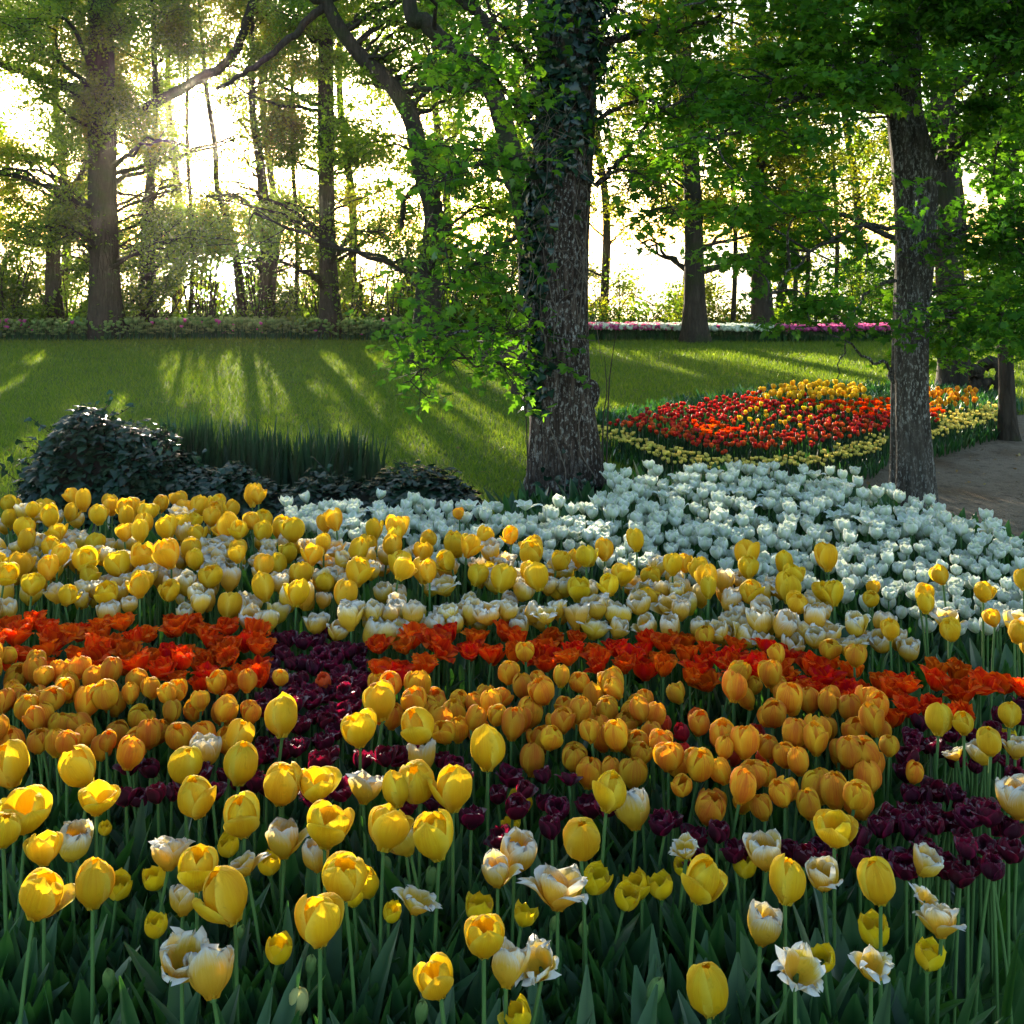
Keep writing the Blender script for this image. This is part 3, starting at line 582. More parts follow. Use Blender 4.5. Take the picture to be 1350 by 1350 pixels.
gb = Geo(); HLs = []
for pts, r0 in rl:
    L = smooth_path([pix(*p) for p in pts], 26); L[2:] += rs.normal(0, .01, (24, 3)); V, Fc = tube(L, np.linspace(r0, r0*.2, 26), 7); (g if r0 > .05 else gb).add(V-O, Fc); HLs.append(L)
g.obj('trunk', M['bark_right'], rt)
HL = np.concatenate(HLs+[T1[60:]]); rs = np.random.RandomState(77)
gc = Geo(); LPs = []; LSz = []; k = 0
def crown_prob(x, y):
    if x > 1230: p = 1.0 if y < 470 else 0
    elif x > 1150: p = .8 if y < 130 else .35 if y < 480 else 0
    elif x > 1040: p = .8 if y < 190 else .45 if y < 450 else .12 if y < 500 else 0
    elif x > 940: p = .55 if y < 230 else .4 if y < 330 else .12 if y < 440 else 0
    else: p = .3 if y < 200 else .25 if y < 300 else .05
    if 1085 < x < 1165 and 185 < y < 265: p *= .15
    if 1040 < x < 1130 and 300 < y < 400: p *= .45
    if 1140 < x < 1300 and 130 < y < 350: p *= .10
    if 900 < x < 990 and y < 60: p *= .3
    return p
while k < 215:
    x = rs.uniform(870, 1440); y = rs.uniform(-120, 520); d = rs.uniform(5.0, 7.2)
    if rs.rand() > crown_prob(x, y): continue
    if d < 6.3 and 1160 < x < 1240 and 140 < y: d = rs.uniform(6.6, 8.0)
    k += 1; c = np.array(pix(x, y, d)); dist = np.linalg.norm(HL-c, axis=1); s = HL[np.argmin(dist+rs.rand(len(HL))*.15)]
    cr = rs.uniform(.14, .3); sh = np.clip(rs.normal(.5, .22)-.12*(x > 1230), 0, 1)
    b = smooth_path([s, (s+c)/2+rs.normal(0, .05, 3)+[0, 0, .06], c], 8); V, Fc = tube(b, np.linspace(.008, .003, 8), 4); gb.add(V-O, Fc)
    for w in range(5):
        e = c+rs.normal(0, 1, 3)*cr*np.array([.9, .9, .35]); tw = smooth_path([b[5], (b[5]+e)/2+[0, 0, .03], e], 6); V, Fc = tube(tw, np.linspace(.003, .001, 6), 3); gc.add(V-O, Fc, 1)
        n = 52; uu = rs.uniform(.2, 1.1, n); p = np.stack([np.interp(uu*5, np.arange(6), tw[:, q]) for q in range(3)], 1)+rs.normal(0, .22*cr, (n, 3))*np.array([1, 1, .45]); LPs.append(p); LSz.append(np.full(n, sh)+rs.normal(0, .12, n))
P = np.concatenate(LPs); S = np.concatenate(LSz); kk = sun_keep(P, rs) | (rs.rand(len(P)) < .5)
leaves(gc, (P-O)[kk], .038, MAPLE, rs, tilt=.55, shade=S[kk], droop=.7)
gb.obj('branch', M['bark_right'], rt); gc.obj('crown', [M['leaf_maple'], M['twig']], rt)

# ------------------------------------------------------------------ ivy mound, irises, trough, root stump
MD = 5.75
mx = np.array([28, 45, 62, 85, 110, 135, 152, 168, 184, 200, 218, 235, 300, 360, 450, 520, 580, 620, 645]); myy = np.array([710, 640, 602, 566, 541, 546, 562, 570, 562, 574, 590, 604, 618, 634, 638, 622, 620, 642, 700])
MX = (mx-675)/F*MD; MH = np.maximum(CH-(myy-HY)/F*MD, .06)
MH = MH*.94
def mound_h(x): return np.interp(x, MX, MH)
im = empty('ivy_mound', (-1.5, MD, 0)); tag(im, 'long mound smothered in dark glossy ivy, sloping down in front of the irises', 'ivy')
O = np.array(im.location); g = Geo(); nx, na = 110, 26; xsM = np.linspace(MX[0], MX[-1], nx); aa = np.linspace(0, PI, na)
X, A = np.meshgrid(xsM, aa, indexing='ij'); H_ = mound_h(X); Wd = .22+.35*H_
bumpn = 1+.20*fbm(X*6, A*3, 5)
V = np.stack([X, MD-np.cos(A)*Wd*bumpn, np.sin(A)*(H_-.05)*bumpn], -1)
i = np.arange(nx-1)[:, None]*na; j = np.arange(na-1)[None]; Fc = np.stack([i+j, i+na+j, i+na+j+1, i+j+1], -1).reshape(-1, 4)
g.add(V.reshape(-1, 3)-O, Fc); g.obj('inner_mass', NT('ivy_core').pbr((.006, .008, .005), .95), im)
rs = np.random.RandomState(9); n = 13000
x = rs.uniform(MX[0], MX[-1], n); x = np.where(rs.rand(n) < .3, rs.uniform(MX[0], -1.3, n), x); a = rs.uniform(.0, PI, n)*1.0; h = mound_h(x); w = .22+.35*h; bn = 1+.20*fbm(x*6, a*3, 5)+rs.uniform(-.03, .14, n)
P = np.stack([x, MD-np.cos(a)*w*bn, np.sin(a)*(h-.05)*bn+rs.uniform(0, .04, n)], -1); N = np.stack([rs.normal(0, .3, n), -np.cos(a)*1.0, np.sin(a)+.9], -1)
P += (fbm(P[:, 0]*14, P[:, 2]*14, 8)*.035)[:, None]*N
gi = Geo(); leaves(gi, P-O, .046, IVYL, rs, normal=N, tilt=.42, droop=1.0)
# loose shoots along the crest
for k in range(90):
    x = rs.choice([rs.uniform(-2.5, -1.75), rs.uniform(-1.9, -.3)], p=[.7, .3]); b = np.array([x, MD+rs.normal(0, .12), mound_h(x)-.04]); e = b+np.array([rs.normal(0, .09), rs.normal(0, .05), rs.uniform(.03, .16)])
    V, Fc = tube(smooth_path([b, (b+e)/2+rs.normal(0, .02, 3), e], 6), .0022, 3); gi.add(V-O, Fc, 1); leaves(gi, np.linspace(b, e, 7)-O+rs.normal(0, .012, (7, 3)), .036, IVYL, rs, tilt=.7, shade=np.full(7, .8))
gi.obj('foliage', [M['leaf_ivy'], M['twig']], im)

def blade(geo, base, h, w, lean, az, rs, n=6, mat=0, fold=.3, sh=.5, curl=1.0):
    """one strap-like or lance-shaped leaf: 3 verts per row"""
    t = np.linspace(0, 1, n); out = lean*t**(1.6); z = h*(t-.25*curl*abs(lean)/h*t**2.5) if h > 0 else t
    ww = w*np.minimum(1, (t*5+.25))*np.clip((1-t)*2.3, 0.02, 1)**.75
    c, s = math.cos(az), math.sin(az)
    ctr = np.stack([out*c, out*s, z], -1); side = np.array([-s, c, 0])
    V = np.stack([ctr-side*ww[:, None]*.5+np.array([0, 0, 1])*(ww*fold)[:, None], ctr, ctr+side*ww[:, None]*.5+np.array([0, 0, 1])*(ww*fold)[:, None]], 1).reshape(-1, 3)+base
    i = np.arange(n-1)*3; Fc = np.concatenate([np.stack([i, i+1, i+4, i+3], -1), np.stack([i+1, i+2, i+5, i+4], -1)])
    at = np.zeros((n, 3, 3)); at[..., 0] = t[:, None]; at[:, 0, 1] = at[:, 2, 1] = 1; at[..., 2] = sh
    geo.add(V, Fc, mat, at.reshape(-1, 3))
iris_meshes = []
for k in range(4):
    g = Geo(); r_ = np.random.RandomState(400+k)
    for q in range(30): blade(g, np.array([r_.normal(0, .03), r_.normal(0, .03), 0]), r_.uniform(.38, .60), .024, r_.uniform(.0, .12), r_.uniform(0, 2*PI), r_, 6, sh=r_.rand())
    iris_meshes.append(g.mesh('iris_plant', M['iris_leaf']))
rs = np.random.RandomState(12)
for k in range(46):
    t = (k//2)/22.5; px_ = 222+t*296+rs.normal(0, 4); d = 6.25+.16*(k % 2)+rs.normal(0, .03); o = bpy.data.objects.new('iris_plant', iris_meshes[k % 4]); COL.objects.link(o)
    o.location = ((px_-675)/F*d, d, 0); o.rotation_euler = (0, 0, rs.rand()*6.28); s = rs.uniform(.95, 1.2)*(1.0-.22*t-.25*(t > .93)); o.scale = (1, 1, s)
    tag(o, 'clump of upright sword-shaped leaves in the dense iris row behind the ivy mound', 'iris', 'irises in a row behind the ivy mound')
# wooden trough
TD = 14.2
tr = empty('planter_trough', (pix(655, 0, TD).x, TD, 0)); tag(tr, 'low weathered wooden trough with a dark rim on the lawn beyond the massive trunk', 'planter')
def boxgeo(g, c, s, mat=0, bev=0):
    x, y, z = c; a, b, h = s[0]/2, s[1]/2, s[2]/2
    V = [(x+i*a, y+j*b, z+k*h) for k in (-1, 1) for i, j in ((-1, -1), (1, -1), (1, 1), (-1, 1))]
    g.add(V, [(0, 3, 2, 1), (4, 5, 6, 7), (0, 1, 5, 4), (1, 2, 6, 5), (2, 3, 7, 6), (3, 0, 4, 7)], mat)
wm = NT('old_wood'); wm = wm.pbr(wm.ramp(wm.noise(1, 5, wm.scalev(wm.obj(), (3, 3, 26))), [(.3, (.05, .033, .026)), (.7, (.13, .09, .07))]), .85)
dm = NT('dark_wood').pbr((.018, .018, .02), .7)
for k in range(3):
    g = Geo(); boxgeo(g, (0, 0, 0), (.66-.004*k, .34, .085)); o = g.obj('board', wm, tr, smooth=False); o.location = (0, 0, .05+k*.092)
    bv = o.modifiers.new('b', 'BEVEL'); bv.width = .006
for nm, c, s in (('rim', (0, -.18, .30), (.72, .05, .035)), ('rim', (0, .18, .30), (.72, .05, .035)), ('rim', (-.338, 0, .30), (.045, .306, .033)), ('rim', (.338, 0, .30), (.045, .306, .033))):
    g = Geo(); boxgeo(g, c, s); g.obj(nm, dm, tr, smooth=False)
g = Geo(); boxgeo(g, (0, 0, .27), (.6, .29, .05)); g.obj('soil', M['soil'], tr, smooth=False)
# gnarled root stump
rsd = 11.2; g = Geo(); rs = np.random.RandomState(44); O = np.array((pix(1300, 0, rsd).x, rsd, 0))
for pts in ([(1285, 530), (1290, 495), (1302, 482), (1318, 486), (1322, 530)], [(1288, 530), (1296, 508), (1312, 503), (1326, 512), (1330, 535)], [(1284, 500), (1290, 484), (1300, 476), (1330, 482)]):
    L = smooth_path([pix(*p, rsd+rs.normal(0, .03)) for p in pts], 24); L[1:-1] += rs.normal(0, .01, (22, 3)); L[:, 2] = np.maximum(L[:, 2], -.02)
    V, Fc = tube(L, .045+.02*np.sin(np.linspace(0, 9, 24)), 8, 1+.12*rs.normal(0, 1, (24, 8))); g.add(V-O, Fc)
o = g.obj('root_stump', M['bark_wood']); o.location = O; tag(o, 'gnarled dark root stump with a hole through it behind the end of the flower bed', 'stump')

# ------------------------------------------------------------------ tulips
def petal(geo, h, Rm, phi, W, opn=0.0, tip=.55, ruff=0.0, point=1.0, rk=1.0, curl=0.0, rs=None, nu=5, nv=8, mat=0, r0=.22, belly=.42, z0=0.0, rnd=None):
    """one petal; closed cup when opn=0, flared when 1"""
    t = np.linspace(0, 1, nv); s = np.linspace(-1, 1, nu); Tt, Ss = np.meshgrid(t, s, indexing='ij')
    cup = np.interp(t, [0, .07, .16, .28, belly, .62, .8, .92, 1], [.12, .46, .74, .93, 1.0, .98, .80*(1-tip)+.98*tip, .5*(1-tip)+.95*tip, tip])
    r = Rm*rk*cup+Rm*opn*1.5*t**1.8
    z = h*(t**.85)*(1-.28*opn*t)-h*curl*np.clip(t-.7, 0, 1)**2*6
    w = W*np.clip(np.sin(PI*np.clip(t*.88+.10, 0, 1)), 0, 1)**(.6*point)*np.interp(t, [0, .3], [.55, 1]); w[-1] *= .55 if point < 1.3 else .2
    Rc = np.maximum(Rm*rk*cup, .5*Rm)*(1+1.2*opn*t)
    ang = Ss*w[:, None]/Rc[:, None]
    ra = rs.rand()*6; rb = rs.rand()*6
    rr = r[:, None]-Rc[:, None]*(1-np.cos(ang))
    tn = Rc[:, None]*np.sin(ang)
    rf = ruff*Rm*(.35+np.abs(Ss))*Tt**2*(np.sin(Ss*7+ra+Tt*5)+.7*np.sin(Ss*13+rb))
    rr = rr+rf+Rm*.05*(np.exp(-(Ss*3.2)**2)-.5*np.exp(-((np.abs(Ss)-.45)*4)**2))*np.sin(PI*np.clip(Tt, 0, 1))+Rm*.02*np.sin(Ss*15+ra)*Tt
    zz = z[:, None]-h*.05*(np.abs(Ss)**2)*Tt*(2 if point > 1.2 else 1)+ruff*h*.10*np.sin(Ss*9+rb)*Tt**4+z0
    c, sn = math.cos(phi), math.sin(phi)
    V = np.stack([rr*c-tn*sn, rr*sn+tn*c, zz], -1).reshape(-1, 3)
    i = np.arange(nv-1)[:, None]*nu; j = np.arange(nu-1)[None]
    Fc = np.stack([i+j, i+j+1, i+nu+j+1, i+nu+j], -1).reshape(-1, 4)
    at = np.stack([Tt, np.abs(Ss), np.full_like(Tt, rs.rand() if rnd is None else rnd)], -1).reshape(-1, 3)
    geo.add(V, Fc, mat, at)
KIND = {  # h, radius, petal half-width factor, openness range, tip, ruffle, point, petals, material, stem height
 'yellow': dict(h=.074, R=.0285, W=1.28, opn=(0, .24), tip=.24, ruff=.03, point=.9, n=6, mat='p_yellow', odd=.22),
 'lemon': dict(h=.042, R=.0175, W=1.15, opn=(.05, .2), tip=.72, ruff=.06, point=1.45, n=6, mat='p_lemon', odd=.1),
 'cream': dict(h=.062, R=.0235, W=1.25, opn=(.05, .25), tip=.62, ruff=.15, point=.9, n=6, mat='p_cream', odd=.3),
 'ragged': dict(h=.062, R=.026, W=1.25, opn=(.2, .55), tip=.8, ruff=.32, point=.9, n=6, mat='p_cream', odd=.4),
 'amber': dict(h=.056, R=.0225, W=1.25, opn=(0, .14), tip=.28, ruff=.03, point=.9, n=6, mat='p_amber', odd=.2),
 'orange': dict(h=.052, R=.0235, W=1.2, opn=(.12, .62), tip=.95, ruff=.24, point=.8, n=9, mat='p_orange', odd=.3),
 'purple': dict(h=.040, R=.020, W=1.15, opn=(.0, .3), tip=.8, ruff=.14, point=1.2, n=9, mat='p_purple', odd=.3),
 'white': dict(h=.054, R=.0235, W=1.2, opn=(.05, .3), tip=.80, ruff=.06, point=1.1, n=6, mat='p_white', odd=.3),
 'lily': dict(h=.062, R=.022, W=.9, opn=(.5, 1.1), tip=.8, ruff=.05, point=2.0, n=6, mat='p_white', odd=.3),
 'red': dict(h=.05, R=.021, W=1.2, opn=(0, .12), tip=.55, ruff=.05, point=1.2, n=6, mat='p_red', odd=.1),
 'bud': dict(h=.036, R=.0095, W=1.5, opn=(0, 0), tip=.25, ruff=.0, point=1.5, n=6, mat='p_bud', odd=0),
 'palebud': dict(h=.044, R=.015, W=1.4, opn=(0, 0), tip=.4, ruff=.02, point=1.2, n=6, mat='p_palebud', odd=0),
}
def petals(kd, rs, low=False, opn=None):
    """list of keyword sets, one for each petal of a flower head"""
    K = KIND[kd]; o = rs.uniform(*K['opn']) if opn is None else opn; out = []
    n = K['n']; ph = rs.rand()*6.28
    for i in range(n):
        inner = i % 2; oo = o*(.75 if inner else 1.0)*rs.uniform(.7, 1.3); odd = rs.rand() < K['odd']*.5 and not inner
        if odd: oo += rs.uniform(.25, .6)*(.5 if kd in ('amber', 'white') else 1)
        third = .62 if i >= 6 else 1
        out.append(dict(h=K['h']*rs.uniform(.9, 1.06)*(.96 if inner else 1), Rm=K['R'], phi=ph+i*2*PI/(6 if n == 6 else n)*1.0+rs.normal(0, .08), W=K['W']*K['R']*(.92 if odd else 1)*third, opn=oo, tip=K['tip'], ruff=K['ruff'], point=K['point'],
                        rk=(.88 if inner else 1.03)*third, curl=.25 if odd or oo > .6 else 0, rs=rs, nu=5 if low else 7, nv=7 if low else 12))
    return out
def head_geo(kd, seed, low=False, opn=None):
    rs = np.random.RandomState(seed); g = Geo()
    for p in petals(kd, rs, low, opn): petal(g, **p)
    return g
def stem_mesh(H, bend, seed, thick=.0034):
    g = Geo(); P = [(0, 0, 0), (bend*.15, 0, H*.35), (bend*.55, 0, H*.75), (bend, 0, H+.002)]
    V, Fc = tube(smooth_path(P, 9), np.linspace(thick*1.15, thick*.95, 9), 6); g.add(V, Fc); return g.mesh('stem', M['stem'])
def leaf_mesh(seed, hmin=.2, hmax=.34):
    rs = np.random.RandomState(seed); g = Geo(); blade(g, np.zeros(3), rs.uniform(hmin, hmax), rs.uniform(.035, .055), rs.uniform(.03, .12), 0, rs, 9, fold=.35, sh=rs.rand()); return g.mesh('leaf', M['tulip_leaf'])
STEM = {}
def stems(H):
    k = round(H*40)/40
    if k not in STEM: STEM[k] = [stem_mesh(k, b, 1) for b in (0, .015, .03, .05)]
    return k, STEM[k]
LEAFM = [leaf_mesh(700+i) for i in range(10)]
HEADM = {kd: [head_geo(kd, 1000+17*i+hash(kd[0]+kd[-1])*0, kd in ('white', 'lily', 'red')).mesh('flower_head', M[KIND[kd]['mat']]) for i in range(18)] for kd in KIND}
CATN = {'yellow': 'yellow_tulip', 'lemon': 'small_yellow_tulip', 'cream': 'cream_tulip', 'ragged': 'cream_tulip', 'amber': 'amber_tulip', 'orange': 'orange_tulip', 'purple': 'purple_tulip', 'white': 'white_tulip', 'lily': 'white_tulip', 'red': 'red_tulip', 'bud': 'tulip_bud', 'palebud': 'tulip_bud'}
rsP = np.random.RandomState(2024)
def plant_tulip(kd, P, label, group, scale=1.0, tilt=None, fine=False, nleaf=2, opn=None, seed=None):
    """P = middle of the flower head in the world"""
    rs = rsP; hk = KIND[kd]['h']*scale
    H = max(.12, P[2]-hk*.5); k, ST = stems(H/1.0); b = rs.randint(4) if tilt is None else min(3, int(abs(tilt)*6))
    bend = (0, .015, .03, .05)[b]; az = rs.rand()*6.28 if tilt is None else (0 if tilt > 0 else PI)
    root = empty(CATN[kd], (P[0]-bend*math.cos(az), P[1]-bend*math.sin(az), 0), az); tag(root, label, 'tulip', group)
    st = bpy.data.objects.new('stem', ST[b]); COL.objects.link(st); st.parent = root; st.scale = (1, 1, H/k)
    if fine:
        g = Geo(); V, Fc = tube([(0, 0, -.003), (0, 0, .004), (0, 0, .014), (0, 0, .02)], [.004, .0065, .0045, .003], 6); g.add(V, Fc)
        hd = g.obj('flower_head', M['p_bud'], root); r2 = np.random.RandomState(seed if seed is not None else rs.randint(1 << 30))
        for p in petals(kd, r2, False, opn):
            g = Geo(); petal(g, **p); g.obj('petal', M[KIND[kd]['mat']], hd)
    else:
        hd = bpy.data.objects.new('flower_head', HEADM[kd][rs.randint(18)]); COL.objects.link(hd); hd.parent = root
    hd.location = (bend, 0, H); sc = scale*rs.uniform(.94, 1.06) if not fine else scale; hd.scale = (sc*(rs.uniform(.88, 1.1) if not fine else 1), sc*(rs.uniform(.88, 1.1) if not fine else 1), sc*(rs.uniform(.9, 1.14) if not fine else 1))
    hd.rotation_euler = (rs.normal(0, .13), bend*7+rs.normal(0, .13) if tilt is None else abs(tilt), rs.rand()*6.28)
    for q in range(nleaf):
        l = bpy.data.objects.new('leaf', LEAFM[rs.randint(10)]); COL.objects.link(l); l.parent = root
        l.rotation_euler = (0, 0, rs.rand()*6.28); s = rs.uniform(.75, 1.15)*min(1.1, H/.42); l.scale = (s, s, s)
    return root

# flower heads that can be told apart in the foremost part of the bed: photo x, y of the middle of the head, height in photo pixels, openness, tilt
FY = [(18, 1005, 66, .1, 0), (34, 1064, 74, .45, 0), (118, 1008, 56, .1, 0), (127, 1052, 60, .8, 0), (240, 1003, 54, 0, 0), (308, 970, 46, .1, 0), (314, 1007, 56, 0, .1), (263, 1048, 58, 0, .15), (372, 946, 54, 0, .45), (370, 1030, 62, .1, 0), (415, 1032, 58, .55, 0),
      (475, 960, 56, .4, -.1), (505, 925, 54, .2, 0), (560, 951, 54, .0, .35), (525, 1042, 46, 0, 0), (553, 1022, 62, .05, 0), (597, 1041, 62, .15, .1), (643, 987, 58, .0, -.1), (428, 1088, 74, .6, 0), (322, 1073, 60, .05, .15), (505, 1092, 68, .3, 0),
      (579, 1103, 66, .2, .25), (455, 1152, 70, .25, 0), (310, 1179, 76, .05, 0), (259, 1145, 64, .25, 0), (122, 1168, 62, .05, -.1), (58, 1118, 54, .4, .1), (44, 1179, 72, .3, 0), (422, 1213, 72, .15, -.1), (638, 1233, 62, .3, 0), (581, 1288, 60, .35, 0),
      (799, 1045, 52, .05, 0), (766, 1098, 62, .0, -.3), (917, 1159, 60, .0, 0), (1035, 1163, 60, .05, 0), (1100, 1090, 60, .5, .1), (1161, 1162, 60, .0, 0), (935, 1303, 70, .0, .1), (1237, 948, 44, 0, .3), (1271, 953, 32, .05, 0), (1331, 941, 36, .05, 0), (1306, 976, 40, 0, 0), (4, 1092, 50, .1, 0)]
FS = [(207, 1220, 34, .2, 0), (366, 1250, 40, .1, 0), (304, 1114, 32, .2, 0), (154, 1165, 38, .1, 0), (209, 1156, 34, .2, 0), (490, 1164, 40, .2, 0), (626, 1196, 42, .4, 0), (687, 1206, 34, .5, 0), (692, 1338, 42, .4, 0), (692, 1053, 32, .1, 0), (676, 1086, 26, .4, 0), (777, 1157, 42, .3, 0),
      (822, 1180, 38, .2, 0), (846, 1168, 38, .3, 0), (872, 1168, 38, .3, 0), (981, 1140, 36, .1, 0), (1153, 1228, 46, .4, 0), (1086, 1262, 38, .6, 0), (1222, 1259, 44, .4, .1), (138, 1092, 20, .1, 0), (512, 1202, 28, .2, 0), (467, 1182, 30, .3, 0), (356, 1138, 34, .3, 0), (1330, 972, 26, .2, 0), (902, 1140, 28, .3, 0)]
FC = [('cream', 92, 1108, 54, .1, 0), ('cream', 268, 992, 48, .2, 0), ('ragged', 222, 1126, 50, .4, 0), ('cream', 241, 1186, 46, .2, .2), ('ragged', 326, 1140, 36, .7, 0), ('cream', 375, 1106, 54, .2, 0), ('ragged', 479, 1040, 46, .4, 0), ('cream', 541, 1105, 46, .15, 0), ('cream', 556, 1000, 46, .2, 0), ('ragged', 545, 1188, 48, .9, .3),
      ('cream', 838, 1067, 56, .1, .25), ('cream', 678, 1122, 58, .2, 0), ('cream', 656, 1148, 46, .2, 0), ('ragged', 735, 1172, 66, .5, 0), ('cream', 667, 1275, 60, .25, 0), ('ragged', 716, 1264, 52, .8, .5), ('ragged', 240, 1263, 62, .35, 0), ('cream', 281, 1284, 74, .3, 0), ('ragged', 905, 1118, 32, .6, 0), ('cream', 1011, 1122, 56, .35, 0),
      ('cream', 1086, 1152, 50, .4, 0), ('cream', 1002, 1219, 56, .2, 0), ('ragged', 1048, 1273, 54, .8, 0), ('ragged', 1148, 1273, 46, .7, 0), ('cream', 1213, 1134, 46, .4, 0), ('ragged', 1241, 1216, 50, .5, 0), ('ragged', 1216, 1182, 30, 1.0, .5), ('cream', 1298, 990, 40, .3, 0), ('cream', 1344, 1052, 60, .2, 0), ('ragged', 1262, 993, 26, .8, 0), ('cream', 420, 1128, 44, .1, 0), ('cream', 1338, 985, 34, .3, 0)]
FB = [('bud', 202, 1032, 27), ('bud', 55, 1187, 25), ('bud', 145, 1290, 30), ('palebud', 394, 1321, 38), ('bud', 408, 1273, 28), ('bud', 567, 1157, 28), ('bud', 511, 1140, 25), ('bud', 553, 1334, 32), ('bud', 856, 1308, 38), ('bud', 727, 1217, 24), ('bud', 954, 1168, 22), ('bud', 770, 1226, 24), ('bud', 313, 1229, 22), ('bud', 954, 1122, 22)]
def row_of(y, edges):
    for i, e in enumerate(edges):
        if y < e: return i
    return len(edges)
ORD = ['first', 'second', 'third', 'fourth', 'fifth', 'sixth', 'seventh', 'eighth', 'ninth', 'tenth', 'eleventh', 'twelfth', 'thirteenth', 'fourteenth', 'fifteenth', 'sixteenth', 'seventeenth']
def look(kd, o, ti):
    if kd in ('bud', 'palebud'): return 'slim closed green' if kd == 'bud' else 'plump pale green closed'
    a = 'wide open' if o > .5 else 'half open' if o > .22 else 'closed'
    if kd == 'ragged': a = 'ragged '+a
    return ('nodding ' if abs(ti) >= .25 else '')+a
def place_front(rows, edges, rownames, kname, zhead, gname):
    by = {}
    for it in rows: by.setdefault(row_of(it[2], edges), []).append(it)
    for ri, L in by.items():
        L.sort(key=lambda q: q[1])
        for i, (kd, x, y, hp, o, ti) in enumerate(L):
            d = (CH-zhead)*F/(y-HY); P = pix(x, y, d); hs = hp/F*d
            sc = hs/(KIND[kd]['h'])*(1-.30*o)
            plant_tulip(kd, P, '%s %s, %s from the left in the %s' % (look(kd, o, ti), kname, ORD[i], rownames[ri]), gname, scale=sc, tilt=ti if abs(ti) > .05 else None, fine=True, nleaf=2 if kd != 'bud' else 1, opn=o, seed=int(x*7+y))
E = [1020, 1080, 1135, 1200]
NM = ['farthest front row', 'second front row', 'middle front row', 'fourth front row', 'lowest front row']
place_front([('yellow', *q) for q in FY], E, NM, 'large yellow tulip', .56, 'large yellow tulips in the front of the bed')
place_front([('lemon', q[0], q[1], q[2], q[3]*.5, q[4]) for q in FS], [1120, 1190], ['far front row', 'middle front row', 'nearest front row'], 'short bright yellow tulip', .42, 'short yellow tulips among the leaves')
place_front([q for q in FC], [1110, 1200], ['far front row', 'middle front row', 'nearest front row'], 'cream tulip', .49, 'cream tulips in the front of the bed')
place_front([(k, x, y, h, 0, 0) for k, x, y, h in FB], [1200], ['far front row', 'nearest front row'], 'tulip bud', .38, 'tulip buds among the leaves')

# the massed part of the bed, bands given as outlines in the photo at flower-head height
taken = []            # (x, y, radius) of heads already placed
for q in FY: v = on_plane(q[0], q[1], .56); taken.append((v.x, v.y, .035))
for q in FC: v = on_plane(q[1], q[2], .49); taken.append((v.x, v.y, .03))
TK = {}
def tk_add(x, y, r): TK.setdefault((int(x//.1), int(y//.1)), []).append((x, y, r))
def tk_free(x, y, r, f=1.0):
    cx, c2 = int(x//.1), int(y//.1)
    for a in (cx-1, cx, cx+1):
        for b in (c2-1, c2, c2+1):
            for X, Y, R2 in TK.get((a, b), ()):
                if (X-x)**2+(Y-y)**2 < (f*(r+R2))**2: return False
    return True
for t in taken: tk_add(*t)
rsB = np.random.RandomState(99)
def scatter(poly, z, spacing, rad, n_try=40000, f=1.0, zr=.03, prob=None, block=True):
    """random heads inside a photo outline, on the plane of the flower heads, none closer than spacing"""
    W = np.array([[on_plane(px, py, z).x, on_plane(px, py, z).y] for px, py in poly]); lo, hi = W.min(0), W.max(0)
    area = (hi[0]-lo[0])*(hi[1]-lo[1]); n = int(min(n_try, area/spacing**2*9)); Q = lo+rsB.rand(n, 2)*(hi-lo)
    Q = Q[in_poly(Q, [tuple(w) for w in W])]; out = []
    for x, y in Q:
        if prob is not None and rsB.rand() > prob(x, y): continue
        if tk_free(x, y, spacing/2, f):
            tk_add(x, y, spacing/2); zz = z+rsB.uniform(-zr, zr); out.append((x, y, zz))
    return out
def mass(kd, poly, z, spacing, label, group, f=1.0, zr=.03, scale=1.0, nleaf=1, prob=None, alt=None):
    pts = scatter(poly, z, spacing, 0, f=f, zr=zr, prob=prob)
    for p in pts:
        k = kd if alt is None or rsB.rand() > alt[1] else alt[0]
        PEND.append((k, p, label, group, scale*rsB.uniform(.8, 1.14), nleaf))
    return len(pts)
PEND = []
cnt = {}
# tall yellow blooms over the cream ones
cnt['yellow'] = mass('yellow', [(-30, 655), (345, 650), (350, 690), (450, 690), (640, 705), (820, 722), (1000, 735), (1110, 745), (1110, 800), (820, 775), (560, 770), (400, 790), (-30, 775)], .56, .102,
     'tall closed yellow tulip standing above the cream tulips behind the orange band', 'tall yellow tulips above the cream band', zr=.04, scale=1.1)
cnt['yellow2'] = mass('yellow', [(1110, 765), (1380, 765), (1380, 860), (1110, 830)], .56, .15, 'yellow tulip among the cream and white ones at the path end', 'yellow tulips at the path end of the cream band', scale=.85)
cnt['cream'] = mass('cream', [(-30, 690), (330, 690), (420, 715), (640, 735), (820, 750), (1000, 770), (1180, 790), (1380, 830), (1380, 880), (1180, 852), (1000, 838), (840, 820), (600, 818), (500, 830), (330, 815), (200, 800), (-30, 808)], .505, .043,
     'cream tulip with yellow base in the crowded band behind the orange tulips', 'cream tulips in the crowded middle band', alt=('ragged', .22), zr=.03, scale=1.12)
cnt['lemon'] = mass('lemon', [(-30, 700), (640, 740), (1000, 775), (1380, 850), (1380, 870), (1000, 825), (-30, 795)], .44, .16, 'small bright yellow tulip tucked between the cream tulips', 'small yellow tulips in the cream band', zr=.03)
